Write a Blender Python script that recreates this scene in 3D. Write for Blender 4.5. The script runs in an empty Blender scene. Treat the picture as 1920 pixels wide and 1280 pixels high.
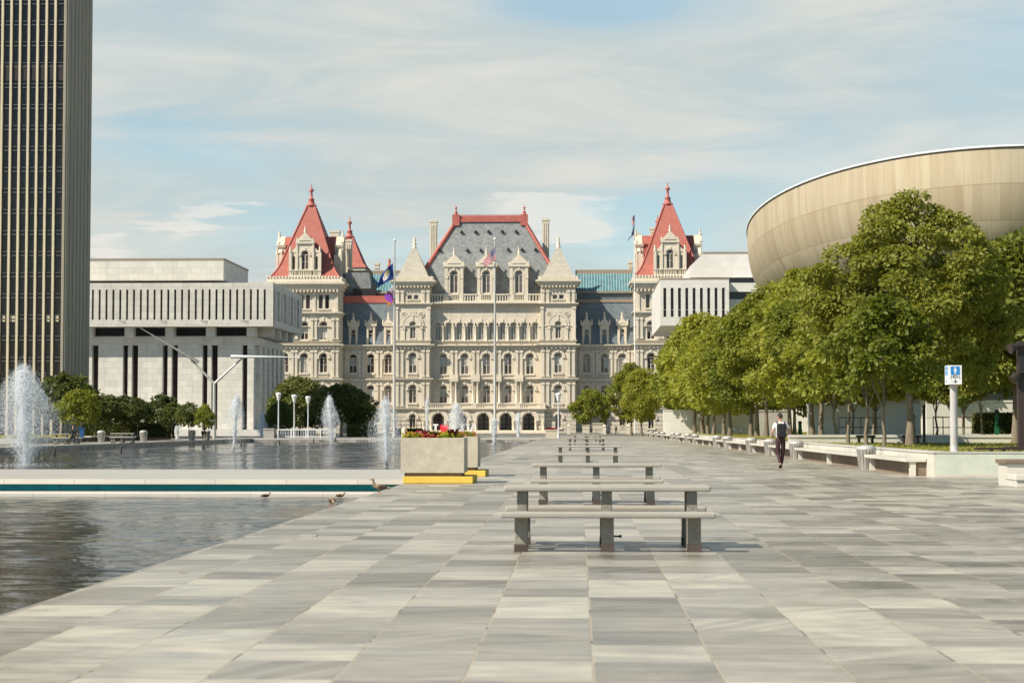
import bpy, bmesh, math, random
from mathutils import Vector, Matrix
random.seed(7)
S = bpy.context.scene
COL = S.collection
F = 3500.0
CX, HY = 1085.0, 799.0           # pixel of the vanishing point of the plaza's long axis in the 1920x1280 photograph
CAMH = 1.4
R = math.radians

# ---------------------------------------------------------------- camera
yaw = math.atan((CX - 960) / F)
pitch = math.atan((HY - 640) / F)
cam_d = bpy.data.cameras.new('camera')
cam = bpy.data.objects.new('camera', cam_d)
COL.objects.link(cam)
CM = Matrix.Rotation(yaw, 4, 'Z') @ Matrix.Rotation(math.pi / 2 + pitch, 4, 'X')
cam.matrix_world = Matrix.Translation((0, 0, CAMH)) @ CM
cam_d.sensor_fit = 'HORIZONTAL'
cam_d.sensor_width = 36.0
cam_d.lens = F / 1920 * 36
cam_d.clip_start = 0.1
cam_d.clip_end = 20000
S.camera = cam
cam_d.dof.use_dof = True; cam_d.dof.focus_distance = 130.0; cam_d.dof.aperture_fstop = 5.0
CR = CM.to_3x3()

def ray(px, py):
    return CR @ Vector(((px - 960) / F, (640 - py) / F, -1.0))

def at(px, py, Y):
    d = ray(px, py)
    return Vector((0, 0, CAMH)) + d * (Y / d.y)

def gp(px, py, z=0.0):
    d = ray(px, py)
    return Vector((0, 0, CAMH)) + d * ((z - CAMH) / d.z)

# ---------------------------------------------------------------- object helpers
class MB:
    """collects faces, then becomes one mesh object"""
    def __init__(s):
        s.v, s.f, s.mi, s.sm, s.m, s.smooth = [], [], [], [], 0, False
    def face(s, pts):
        n = len(s.v)
        s.v.extend([tuple(p) for p in pts])
        s.f.append(list(range(n, n + len(pts)))); s.mi.append(s.m); s.sm.append(s.smooth)
    def grid(s, rows, close=False):
        """rows of points joined with quads"""
        n0 = len(s.v); w = len(rows[0])
        for r in rows: s.v.extend([tuple(p) for p in r])
        for j in range(len(rows) - 1):
            for i in range(w if close else w - 1):
                a = n0 + j * w + i; b = n0 + j * w + (i + 1) % w
                s.f.append([a, b, b + w, a + w]); s.mi.append(s.m); s.sm.append(s.smooth)
    def box(s, x0, x1, y0, y1, z0, z1):
        n = len(s.v)
        s.v.extend([(x0, y0, z0), (x1, y0, z0), (x1, y1, z0), (x0, y1, z0), (x0, y0, z1), (x1, y0, z1), (x1, y1, z1), (x0, y1, z1)])
        for q in ((3, 2, 1, 0), (4, 5, 6, 7), (0, 1, 5, 4), (1, 2, 6, 5), (2, 3, 7, 6), (3, 0, 4, 7)):
            s.f.append([n + i for i in q]); s.mi.append(s.m); s.sm.append(False)
    def frustum(s, b, zb, t, zt, cap=True):
        """b, t = (x0,x1,y0,y1)"""
        B = [(b[0], b[2], zb), (b[1], b[2], zb), (b[1], b[3], zb), (b[0], b[3], zb)]
        T = [(t[0], t[2], zt), (t[1], t[2], zt), (t[1], t[3], zt), (t[0], t[3], zt)]
        for i in range(4):
            s.face([B[i], B[(i + 1) % 4], T[(i + 1) % 4], T[i]])
        if cap: s.face(T)
    def prism(s, poly, y0, y1):
        """poly = [(x,z)] counter-clockwise seen from -Y, extruded along Y"""
        s.face([(x, y0, z) for x, z in poly]); s.face([(x, y1, z) for x, z in reversed(poly)])
        for i in range(len(poly)):
            (a, b), (c, d) = poly[i], poly[(i + 1) % len(poly)]
            s.face([(a, y0, b), (a, y1, b), (c, y1, d), (c, y0, d)])
    def lathe(s, prof, x=0, y=0, n=12, cap=True):
        old = s.smooth; s.smooth = True
        s.grid([[(x + r * math.cos(2 * math.pi * i / n), y + r * math.sin(2 * math.pi * i / n), z) for i in range(n)] for r, z in prof], True)
        s.smooth = False
        if cap:
            for r, z in (prof[0], prof[-1]):
                if r > 1e-4:
                    s.face([(x + r * math.cos(2 * math.pi * i / n), y + r * math.sin(2 * math.pi * i / n), z) for i in range(n)])
        s.smooth = old
    def tube(s, pts, rad, n=8, cap=True):
        pts = [Vector(p) for p in pts]
        if not isinstance(rad, (list, tuple)): rad = [rad] * len(pts)
        rows = []
        up = Vector((0.13, 0.21, 1)).normalized()
        for i, p in enumerate(pts):
            d = (pts[min(i + 1, len(pts) - 1)] - pts[max(i - 1, 0)]).normalized()
            a = d.cross(up)
            if a.length < 0.05: a = d.cross(Vector((1, 0, 0)))
            a.normalize(); b = d.cross(a).normalized()
            rows.append([p + (a * math.cos(2 * math.pi * k / n) + b * math.sin(2 * math.pi * k / n)) * rad[i] for k in range(n)])
        old = s.smooth; s.smooth = True
        s.grid(rows, True); s.smooth = False
        if cap: s.face(rows[0]); s.face(list(reversed(rows[-1])))
        s.smooth = old
    def ball(s, c, r, n=8, m=5, sx=1, sy=1, sz=1):
        old = s.smooth; s.smooth = True
        s.grid([[(c[0] + sx * r * math.cos(2 * math.pi * i / n) * math.sin(math.pi * j / m), c[1] + sy * r * math.sin(2 * math.pi * i / n) * math.sin(math.pi * j / m), c[2] - sz * r * math.cos(math.pi * j / m)) for i in range(n)] for j in range(m + 1)], True)
        s.smooth = old
    def mesh(s, name, mats, off=(0, 0, 0)):
        me = bpy.data.meshes.new(name)
        o = Vector(off)
        me.from_pydata([Vector(p) - o for p in s.v], [], s.f)
        if not isinstance(mats, (list, tuple)): mats = [mats]
        for m in mats: me.materials.append(m)
        me.polygons.foreach_set('material_index', s.mi)
        me.polygons.foreach_set('use_smooth', s.sm)
        me.update()
        return me
    def build(s, name, mats, parent=None, loc=None, bevel=0):
        """vertices are world coordinates unless loc is given (then local to loc)"""
        base = Vector((0, 0, 0))
        if parent is not None: base = wloc(parent)
        if loc is not None:
            me = s.mesh(name, mats); o = bpy.data.objects.new(name, me); o.location = Vector(loc) - base
        else:
            me = s.mesh(name, mats, base); o = bpy.data.objects.new(name, me)
        COL.objects.link(o)
        if parent is not None: o.parent = parent
        if bevel:
            b = o.modifiers.new('bevel', 'BEVEL'); b.width = bevel; b.segments = 2; b.limit_method = 'ANGLE'
        return o

def wloc(o):
    v = Vector((0, 0, 0))
    while o is not None:
        v = v + o.location; o = o.parent
    return v

def tag(o, label=None, cat=None, group=None, kind=None):
    if label: o['label'] = label
    if cat: o['category'] = cat
    if group: o['group'] = group
    if kind: o['kind'] = kind
    return o

def thing(name, label, cat, loc=(0, 0, 0), group=None, rz=0.0):
    o = bpy.data.objects.new(name, None); COL.objects.link(o)
    o.location = loc; o.rotation_euler = (0, 0, rz); o.empty_display_size = 0.2
    return tag(o, label, cat, group)

def dup(o, parent=None, loc=None, rz=None, label=None):
    c = o.copy(); COL.objects.link(c)
    if parent is not None: c.parent = parent
    if loc is not None: c.location = loc
    if rz is not None: c.rotation_euler = (0, 0, rz)
    if label: c['label'] = label
    for ch in list(o.children): dup(ch, c)
    return c

# ---------------------------------------------------------------- materials
def new_mat(name):
    m = bpy.data.materials.new(name); m.use_nodes = True
    nt = m.node_tree; nt.nodes.clear()
    out = nt.nodes.new('ShaderNodeOutputMaterial')
    b = nt.nodes.new('ShaderNodeBsdfPrincipled')
    nt.links.new(b.outputs[0], out.inputs[0])
    return m, nt, b, out

class G:
    """small node-graph helper"""
    def __init__(s, nt): s.nt = nt
    def n(s, t, **kw):
        x = s.nt.nodes.new(t)
        for k, v in kw.items(): setattr(x, k, v)
        return x
    def l(s, a, b): s.nt.links.new(a, b)
    def put(s, sock, v):
        if hasattr(v, 'links'): s.l(v, sock)
        else: sock.default_value = v
    def math(s, op, a, b=0.0, c=None, clamp=False):
        x = s.n('ShaderNodeMath', operation=op); x.use_clamp = clamp
        s.put(x.inputs[0], a); s.put(x.inputs[1], b)
        if c is not None: s.put(x.inputs[2], c)
        return x.outputs[0]
    def mix(s, f, a, b, blend='MIX'):
        x = s.n('ShaderNodeMix', data_type='RGBA', blend_type=blend)
        s.put(x.inputs[0], f)
        for i, v in ((6, a), (7, b)):
            s.put(x.inputs[i], v if hasattr(v, 'links') else (*v[:3], 1))
        return x.outputs[2]
    def noise(s, vec, scale, detail=4, rough=.55, dist=0.0):
        x = s.n('ShaderNodeTexNoise')
        if vec is not None: s.l(vec, x.inputs['Vector'])
        x.inputs['Scale'].default_value = scale; x.inputs['Detail'].default_value = detail
        x.inputs['Roughness'].default_value = rough; x.inputs['Distortion'].default_value = dist
        return x.outputs['Fac']
    def ramp(s, f, stops):
        x = s.n('ShaderNodeValToRGB'); s.put(x.inputs[0], f)
        e = x.color_ramp.elements
        while len(e) < len(stops): e.new(0.5)
        for i, (p, c) in enumerate(stops):
            e[i].position = p; e[i].color = (*c, 1) if not isinstance(c, (int, float)) else (c, c, c, 1)
        return x.outputs[0]
    def mapr(s, v, a, b, c=0.0, d=1.0, smooth=True):
        x = s.n('ShaderNodeMapRange', interpolation_type='SMOOTHSTEP' if smooth else 'LINEAR')
        s.put(x.inputs[0], v)
        for i, q in enumerate((a, b, c, d)): x.inputs[i + 1].default_value = q
        return x.outputs[0]
    def xyz(s, v):
        x = s.n('ShaderNodeSeparateXYZ'); s.l(v, x.inputs[0]); return x.outputs
    def vec(s, a, b, c):
        x = s.n('ShaderNodeCombineXYZ')
        for i, q in enumerate((a, b, c)): s.put(x.inputs[i], q)
        return x.outputs[0]
    def pos(s): return s.n('ShaderNodeNewGeometry').outputs['Position']
    def obj(s): return s.n('ShaderNodeTexCoord').outputs['Object']
    def bump(s, h, bsdf, strength=.3, dist=.02):
        x = s.n('ShaderNodeBump'); s.put(x.inputs['Height'], h)
        x.inputs['Strength'].default_value = strength; x.inputs['Distance'].default_value = dist
        s.l(x.outputs[0], bsdf.inputs['Normal'])

def stone(name, col, var=.12, scale=1.0, rough=.8, spec=.3, blocks=None, streak=0.0, bump=.2, stain=None, line=.72, blockvar=.10):
    """mottled stone / concrete; blocks=(w,h) adds masonry joints; streak adds vertical weathering"""
    m, nt, b, _ = new_mat(name); g = G(nt)
    p = g.pos(); x, y, z = g.xyz(p)
    f = g.noise(p, scale, 6, .6)
    f2 = g.noise(p, scale * .13, 3, .5)
    t = g.math('ADD', g.math('MULTIPLY', f, .6), g.math('MULTIPLY', f2, .4))
    c = g.ramp(t, [(.25, tuple(v * (1 - var) for v in col)), (.5, col), (.75, tuple(min(.95, v * (1 + var)) for v in col))])
    if streak:
        sv = g.vec(g.math('ADD', x, y), g.math('SUBTRACT', x, y), g.math('MULTIPLY', z, .05))
        s1 = g.noise(sv, scale * 2.2, 4, .6)
        c = g.mix(g.mapr(s1, .5, .75, 0, streak), c, tuple(v * .55 for v in col))
    if stain:
        c = g.mix(g.mapr(g.noise(p, .35, 5, .65), .52, .75, 0, .6), c, stain)
    h = f
    if blocks:
        bt = g.n('ShaderNodeTexBrick')
        g.l(g.vec(g.math('ADD', x, y), z, 0.0), bt.inputs['Vector'])
        bt.inputs['Scale'].default_value = 1.0
        bt.inputs['Brick Width'].default_value = blocks[0]; bt.inputs['Row Height'].default_value = blocks[1]
        bt.inputs['Mortar Size'].default_value = blocks[2] if len(blocks) > 2 else .012
        bt.inputs['Mortar Smooth'].default_value = .1
        bt.inputs['Color1'].default_value = (1 - blockvar,) * 3 + (1,); bt.inputs['Color2'].default_value = (1 + blockvar * .5,) * 3 + (1,)
        bt.inputs['Mortar'].default_value = (line, line, line, 1)
        c = g.mix(1.0, c, bt.outputs['Color'], 'MULTIPLY')
        h = g.math('SUBTRACT', f, g.math('MULTIPLY', bt.outputs['Fac'], 1.5))
    g.l(c, b.inputs['Base Color'])
    b.inputs['Roughness'].default_value = rough; b.inputs['Specular IOR Level'].default_value = spec
    if bump: g.bump(h, b, bump, .03)
    return m

def plain(name, col, rough=.6, spec=.4, metal=0.0, var=.08, scale=6.0, rnd=0.0):
    m, nt, b, _ = new_mat(name); g = G(nt)
    f = g.noise(g.obj(), scale, 4, .6)
    c = g.ramp(f, [(.3, tuple(v * (1 - var) for v in col)), (.7, tuple(min(1, v * (1 + var)) for v in col))])
    if rnd:
        oi = g.n('ShaderNodeObjectInfo').outputs['Random']
        c = g.mix(1.0, c, g.ramp(oi, [(0, (1 - rnd,) * 3), (1, (1 + rnd,) * 3)]), 'MULTIPLY')
    g.l(c, b.inputs['Base Color'])
    b.inputs['Roughness'].default_value = rough; b.inputs['Specular IOR Level'].default_value = spec; b.inputs['Metallic'].default_value = metal
    return m

def glass_mat(name, col, rough=.08, rnd=.5, spec=.6):
    m, nt, b, _ = new_mat(name); g = G(nt)
    oi = g.n('ShaderNodeObjectInfo').outputs['Random']
    f = g.noise(g.pos(), .7, 3, .6)
    t = g.math('ADD', g.math('MULTIPLY', oi, rnd), g.math('MULTIPLY', f, 1 - rnd))
    g.l(g.ramp(t, [(.2, tuple(v * .4 for v in col)), (.8, tuple(v * 1.7 for v in col))]), b.inputs['Base Color'])
    b.inputs['Roughness'].default_value = rough; b.inputs['Specular IOR Level'].default_value = spec
    g.bump(g.noise(g.pos(), .9, 2), b, .04, .05)
    return m

def leaf_mat(name, c0, c1, trans=.35):
    m, nt, b, out = new_mat(name); g = G(nt)
    oi = g.n('ShaderNodeObjectInfo').outputs['Random']
    f = g.noise(g.pos(), .55, 3, .6)
    f2 = g.noise(g.pos(), 6.0, 2, .6)
    t = g.math('ADD', g.math('ADD', g.math('MULTIPLY', f, .42), g.math('MULTIPLY', f2, .22)), g.math('MULTIPLY', oi, .36))
    c = g.ramp(t, [(.28, c0), (.72, c1)])
    g.l(c, b.inputs['Base Color'])
    b.inputs['Roughness'].default_value = .5; b.inputs['Specular IOR Level'].default_value = .35
    tr = g.n('ShaderNodeBsdfTranslucent')
    g.l(g.mix(1.0, c, (1.15, 1.15, .55), 'MULTIPLY'), tr.inputs[0])
    ms = g.n('ShaderNodeMixShader'); ms.inputs[0].default_value = trans
    g.l(b.outputs[0], ms.inputs[1]); g.l(tr.outputs[0], ms.inputs[2]); g.l(ms.outputs[0], out.inputs[0])
    return m

M = {}
M['capitol'] = stone('pale_granite', (.635, .565, .46), .13, .5, .8, .25, blocks=(2.2, .72, .03), line=.86, streak=.3, blockvar=.05)
M['spire'] = stone('weathered_spire_stone', (.52, .475, .40), .16, 1.2, .8, .25, blocks=(1.2, .375, .04), line=.7, streak=.3)
M['rustic'] = stone('rusticated_granite', (.58, .52, .42), .14, .6, .85, .2, blocks=(3.2, .82, .07), line=.5, streak=.25, blockvar=.06)
M['trim'] = stone('granite_trim', (.655, .585, .475), .14, .9, .8, .25, streak=.35)
M['slate'] = stone('grey_slate', (.255, .268, .268), .26, 1.6, .55, .4, blocks=(.5, .35, .02), line=.8, blockvar=.25, bump=.1)
M['shadeslate'] = stone('blue_shaded_slate', (.15, .178, .20), .25, 1.2, .5, .45, blocks=(.5, .35, .02), line=.85, blockvar=.2, bump=.1)  # mansard slate with the towers' blue shade put into the colour
M['redtile'] = stone('red_roof_tile', (.42, .14, .11), .18, .8, .6, .3, blocks=(.45, .4, .03), line=.82, blockvar=.12, streak=.2)
M['redtrim'] = plain('red_painted_metal', (.43, .125, .10), .5, .4, var=.14, scale=1.5)
M['teal'] = glass_mat('teal_skylight_glass', (.075, .17, .20), .25, .2)
M['tealbar'] = plain('pale_glazing_bar', (.45, .55, .52), .5)
M['brownband'] = plain('brown_ridge_capping', (.30, .24, .18), .7, var=.1)
M['glass'] = glass_mat('dark_window_glass', (.085, .07, .072), .06, .5)
M['arcglass'] = glass_mat('pale_leaded_glass', (.17, .19, .19), .12, .3)
M['frame'] = plain('cream_window_frame', (.66, .58, .48), .6)
M['blind'] = plain('pale_window_blind', (.50, .50, .47), .8, rnd=.3)
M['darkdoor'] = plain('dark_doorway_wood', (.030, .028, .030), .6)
M['marble'] = stone('white_marble_cladding', (.60, .58, .53), .11, .4, .55, .35, blocks=(1.55, .95, .03), line=.76, streak=.34, blockvar=.10)
M['marble2'] = stone('white_marble_panels', (.69, .665, .63), .07, .5, .5, .4, blocks=(1.6, 1.0, .02), line=.84, streak=.2, blockvar=.05)
M['slit'] = glass_mat('dark_slit_glass', (.020, .022, .026), .15, .2, .4)
M['slit2'] = glass_mat('brown_slit_glass', (.035, .024, .024), .2, .2, .35)
M['towerglass'] = glass_mat('bronze_tower_glass', (.016, .012, .012), .12, .0, .35)
M['towercon'] = stone('tan_tower_concrete', (.33, .30, .24), .14, .5, .8, .25, streak=.35)
M['mull'] = stone('pale_tower_mullion', (.60, .52, .38), .1, .8, .7, .3, streak=.2)
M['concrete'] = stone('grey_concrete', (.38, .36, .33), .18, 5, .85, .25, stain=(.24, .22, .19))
M['marbleslab'] = stone('pale_marble_slab', (.54, .52, .48), .10, 1.2, .5, .4, blocks=(2.4, 3.0, .008), line=.8, streak=.10)
M['marblewhite'] = stone('white_marble_bed_wall', (.58, .55, .49), .10, .9, .5, .35, blocks=(2.3, 1.2, .008), line=.78, stain=(.52, .50, .44), blockvar=.08)
M['coping'] = stone('pale_coping_stone', (.60, .56, .50), .12, 1.0, .6, .3, blocks=(1.9, .5, .012), line=.7, blockvar=.10)
M['tealpaint'] = stone('teal_pool_paint', (.03, .46, .56), .30, 1.5, .6, .3, streak=.5)
M['agg'] = stone('exposed_aggregate', (.55, .49, .39), .28, 38, .9, .2, bump=.5, stain=(.38, .33, .26))
M['aggbrown'] = stone('rusty_plinth', (.20, .15, .11), .3, 12, .9, .2)
M['yellow'] = stone('yellow_painted_concrete', (.78, .52, .09), .10, 3, .7, .3, streak=.2)
M['bark'] = stone('tree_bark', (.20, .165, .125), .35, 5, .95, .1, streak=.4, bump=.6)
M['soil'] = stone('dark_soil', (.05, .038, .028), .4, 9, 1, .1)
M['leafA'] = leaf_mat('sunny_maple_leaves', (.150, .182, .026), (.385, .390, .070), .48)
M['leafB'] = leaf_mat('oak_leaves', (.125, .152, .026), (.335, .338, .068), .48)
M['leafD'] = leaf_mat('dark_shaded_leaves', (.070, .092, .024), (.175, .195, .055), .4)  # oaks' own dark green; also shade on far-bank trees put into colour
M['hedge'] = leaf_mat('clipped_hedge_leaves', (.055, .072, .018), (.15, .165, .045), .3)
M['white'] = plain('white_paint', (.74, .74, .74), .45)
M['offwhite'] = plain('greyish_white_paint', (.62, .64, .66), .4)
M['steel'] = plain('brushed_steel', (.50, .47, .43), .35, .5, metal=.7, var=.12, scale=3)
M['poleg'] = plain('pale_metal_pole', (.52, .50, .47), .4, .5, metal=.3)
M['black'] = plain('black_metal', (.022, .020, .022), .5)
M['brownmetal'] = plain('dark_brown_metal', (.045, .030, .028), .45)
M['green'] = plain('green_painted_metal', (.015, .13, .05), .5)
M['red'] = plain('bright_red_paint', (.75, .025, .04), .45)
M['blue'] = plain('sign_blue', (.02, .22, .55), .5)
M['rust'] = plain('rusty_rail', (.22, .10, .07), .7)
# ---------------------------------------------------------------- light
SUN = Vector((.9, .6, -1.0)).normalized()          # the way the light travels
sl = bpy.data.lights.new('sun', 'SUN'); sl.energy = 5.0; sl.angle = R(.5); sl.color = (1.0, .915, .765)
so = bpy.data.objects.new('sun', sl); COL.objects.link(so)
so.rotation_euler = SUN.to_track_quat('-Z', 'Y').to_euler()
so.location = (-60, -40, 80)
elev = math.asin(-SUN.z); rot = math.atan2(-SUN.x, -SUN.y)

W = bpy.data.worlds.new('World'); S.world = W; W.use_nodes = True
nt = W.node_tree; nt.nodes.clear(); g = G(nt)
sky = g.n('ShaderNodeTexSky', sky_type='NISHITA'); sky.sun_disc = False
sky.sun_elevation = elev; sky.sun_rotation = rot
sky.air_density = 1.0; sky.dust_density = .5; sky.ozone_density = 2.5
hs = g.n('ShaderNodeHueSaturation'); hs.inputs['Saturation'].default_value = 1.12; hs.inputs['Hue'].default_value = .478; g.l(sky.outputs[0], hs.inputs['Color'])
bg1 = g.n('ShaderNodeBackground'); bg1.inputs[1].default_value = .05
g.l(hs.outputs[0], bg1.inputs[0])
tc = g.n('ShaderNodeTexCoord').outputs['Generated']
dx, dy, dz = g.xyz(tc)
den = g.math('ADD', g.math('MAXIMUM', dz, 0.0), .10)
u = g.math('DIVIDE', dx, den); v = g.math('DIVIDE', dy, den)
cv = g.vec(u, g.math('MULTIPLY', v, .55), 0.0)
n1 = g.noise(cv, .85, 7, .55, .4)                    # high veil
n2 = g.noise(g.vec(g.math('ADD', u, 7.3), g.math('MULTIPLY', v, 1.3), 2.0), 1.7, 8, .6, .6)
# open blue gaps, by direction (azimuth and elevation, degrees)
az = g.math('MULTIPLY', g.math('ARCTAN2', dx, dy), 57.2958)
el = g.math('MULTIPLY', g.math('ARCSINE', dz), 57.2958)
def gap(a, e, wa, we, amt, tilt=0.0):
    da = g.math('SUBTRACT', g.math('ADD', az, g.math('MULTIPLY', g.math('SUBTRACT', n1, .5), 9.0)), a); de = g.math('SUBTRACT', g.math('ADD', el, g.math('MULTIPLY', g.math('SUBTRACT', n2, .5), 4.0)), e)
    de = g.math('ADD', de, g.math('MULTIPLY', da, tilt))
    q = g.math('ADD', g.math('POWER', g.math('DIVIDE', da, wa), 2.0), g.math('POWER', g.math('DIVIDE', de, we), 2.0))
    return g.math('MULTIPLY', g.math('EXPONENT', g.math('MULTIPLY', q, -1.0)), amt)
def gpx(px, py, wx, wy, amt, tilt=0.0):
    d = ray(px, py).normalized(); k = 57.2958 / F
    return gap(math.degrees(math.atan2(d.x, d.y)), math.degrees(math.asin(d.z)), wx * k, wy * k, amt, tilt)
gaps = [gpx(1150, -15, 230, 80, .85), gpx(330, 290, 330, 60, .40, .10), gpx(540, 455, 330, 55, .36, .05), gpx(1180, 450, 190, 90, .42),
        gpx(1900, 90, 260, 150, .30), gpx(1430, 300, 260, 110, .18), gpx(300, 30, 300, 60, .16, -.1), gpx(740, 250, 200, 40, .15, .1)]
gs = gaps[0]
for q in gaps[1:]: gs = g.math('ADD', gs, q)
veil = g.math('ADD', g.math('ADD', g.math('MULTIPLY', n1, .85), g.math('MULTIPLY', n2, .42)), .12)
dens = g.math('SUBTRACT', veil, g.math('MULTIPLY', gs, g.math('ADD', g.math('MULTIPLY', n2, 1.0), .5)))
# a low row of cumulus near the skyline
cu = g.noise(g.vec(az, g.math('MULTIPLY', el, 1.7), 5.0), .34, 7, .55, .3)
cmask = g.math('ADD', g.math('ADD', gpx(1030, 405, 130, 42, .55), gpx(230, 465, 90, 30, .42)), g.math('ADD', gpx(380, 402, 90, 16, .38), gpx(1430, 300, 40, 18, .0)))
cum = g.mapr(g.math('ADD', cu, g.math('SUBTRACT', cmask, .62)), .08, .30, 0, .85)
fac = g.mapr(dens, .12, .80, .40, 1.0)
fac = g.math('MAXIMUM', fac, cum)
g.l(g.mapr(el, 15, 36, .105, .05), bg1.inputs[1])
# the cloud deck lies to the north, towards the skyline; overhead and behind the camera the sky is open
fac = g.math('MULTIPLY', fac, g.mapr(el, 15, 34, 1, .04))
fac = g.math('MULTIPLY', fac, g.mapr(g.math('ABSOLUTE', az), 30, 80, 1, .08))
ccol = g.mix(g.mapr(n2, .35, .7), (.405, .462, .462), (.535, .540, .500))
ccol = g.mix(cum, ccol, (.63, .605, .55))
bg2 = g.n('ShaderNodeBackground'); g.l(ccol, bg2.inputs[0]); bg2.inputs[1].default_value = 1.0
msx = g.n('ShaderNodeMixShader'); g.l(fac, msx.inputs[0]); g.l(bg1.outputs[0], msx.inputs[1]); g.l(bg2.outputs[0], msx.inputs[2])
wo = g.n('ShaderNodeOutputWorld'); g.l(msx.outputs[0], wo.inputs[0])

S.render.engine = 'CYCLES'
S.cycles.use_denoising = True
S.cycles.max_bounces = 6; S.cycles.diffuse_bounces = 3; S.cycles.glossy_bounces = 3; S.cycles.transparent_max_bounces = 16
S.cycles.caustics_reflective = False; S.cycles.caustics_refractive = False
S.view_settings.view_transform = 'Standard'; S.view_settings.look = 'None'
S.view_settings.exposure = 0.45; S.view_settings.gamma = 1.0; S.view_settings.use_curve_mapping = False

# ---------------------------------------------------------------- setting: ground, plaza, pools
ZW = -.43
def sheet(name, x0, x1, y0, y1, z, m):
    b = MB(); b.face([(x0, y0, z), (x1, y0, z), (x1, y1, z), (x0, y1, z)])
    return tag(b.build(name, m), kind='structure')

def paver_mat():
    m, nt, b, _ = new_mat('marble_pavers'); g = G(nt)
    x, y, z = g.xyz(g.pos())
    tx, ty = .72, .845
    u = g.math('DIVIDE', g.math('SUBTRACT', x, .0815), tx); v = g.math('DIVIDE', g.math('SUBTRACT', y, .230), ty)
    iu, iv = g.math('FLOOR', u), g.math('FLOOR', v)
    fu, fv = g.math('FRACT', u), g.math('FRACT', v)
    wn = g.n('ShaderNodeTexWhiteNoise', noise_dimensions='2D'); g.l(g.vec(iu, iv, 0.0), wn.inputs['Vector'])
    r1 = wn.outputs['Value']; rc = g.xyz(wn.outputs['Color'])
    # each slab has its own veining: streaks mostly along X, turned a little slab by slab
    ang = g.math('MULTIPLY', g.math('SUBTRACT', g.math('POWER', rc[1], 3.0), .1), 1.3)
    ca, sa = g.math('COSINE', ang), g.math('SINE', ang)
    xr = g.math('ADD', g.math('MULTIPLY', x, ca), g.math('MULTIPLY', y, sa))
    yr = g.math('SUBTRACT', g.math('MULTIPLY', y, ca), g.math('MULTIPLY', x, sa))
    off = g.math('MULTIPLY', r1, 37.0)
    sv = g.vec(g.math('ADD', g.math('MULTIPLY', xr, .8), off), g.math('ADD', g.math('MULTIPLY', yr, 6.0), off), off)
    streak = g.noise(sv, 1.1, 6, .6, .7)
    cloud = g.noise(g.vec(g.math('ADD', x, off), g.math('ADD', y, off), off), 1.6, 5, .6, .5)
    wide = g.noise(g.vec(x, y, 3.0), .10, 3, .5)
    t = g.math('ADD', g.math('MULTIPLY_ADD', r1, .60, .20), g.math('MULTIPLY', g.math('SUBTRACT', streak, .5), 1.0))
    t = g.math('ADD', t, g.math('MULTIPLY', g.math('SUBTRACT', cloud, .5), .8))
    t = g.math('ADD', t, g.math('MULTIPLY', g.math('SUBTRACT', wide, .5), .9))
    # the walk is greyer and darker away from the middle strip
    base = g.ramp(t, [(0, (.125, .110, .090)), (.18, (.180, .163, .136)), (.38, (.265, .244, .207)), (.60, (.345, .322, .277)), (.80, (.45, .42, .350)), (1.0, (.54, .505, .415))])
    blot = g.mapr(g.noise(g.vec(g.math('ADD', g.math('MULTIPLY', x, 1.0), off), g.math('ADD', g.math('MULTIPLY', y, 1.8), off), off), 2.3, 7, .68, 1.4), .60, .68)
    base = g.mix(g.math('MULTIPLY', blot, g.mapr(rc[2], .55, .75, 0, .75)), base, (.50, .48, .43))
    grime = g.mapr(g.noise(g.vec(x, y, 6.0), .55, 6, .7), .50, .72, 0, .34)
    base = g.mix(grime, base, (.135, .12, .10))
    vein = g.mapr(g.noise(sv, 2.6, 5, .65, 1.2), .60, .72)
    base = g.mix(g.math('MULTIPLY', vein, g.math('MULTIPLY', rc[0], .55)), base, (.48, .465, .43))
    # joints
    ju = g.math('MINIMUM', fu, g.math('SUBTRACT', 1.0, fu)); jv = g.math('MINIMUM', fv, g.math('SUBTRACT', 1.0, fv))
    jn = g.noise(g.vec(x, y, 9.0), 2.0, 3)
    lu = g.mapr(ju, .005, .014, 1, 0)
    lv = g.mapr(jv, .004, .012, 1, 0)
    base = g.mix(g.math('MULTIPLY', lv, .75), base, (.44, .40, .34))
    jc = g.mix(g.mapr(jn, .38, .46), (.10, .07, .055), (.40, .33, .235))
    base = g.mix(g.math('MULTIPLY', lu, .9), base, jc)
    # rust, spots
    sp = g.mapr(g.noise(g.vec(x, y, 1.0), 5.0, 2, .4), .78, .80)
    base = g.mix(g.math('MULTIPLY', sp, .6), base, (.10, .085, .07))
    ru = g.mapr(g.noise(g.vec(x, y, 4.0), .9, 4, .5), .70, .78)
    base = g.mix(g.math('MULTIPLY', ru, .25), base, (.36, .24, .13))
    g.l(base, b.inputs['Base Color'])
    g.l(g.mapr(cloud, .3, .7, .27, .46), b.inputs['Roughness']); b.inputs['Specular IOR Level'].default_value = .32
    hgt = g.math('SUBTRACT', g.math('MULTIPLY', cloud, .3), g.math('MAXIMUM', lu, g.math('MULTIPLY', lv, .5)))
    g.bump(g.math('ADD', hgt, g.math('MULTIPLY', rc[2], .5)), b, .22, .01)
    return m
M['paver'] = paver_mat()

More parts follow.
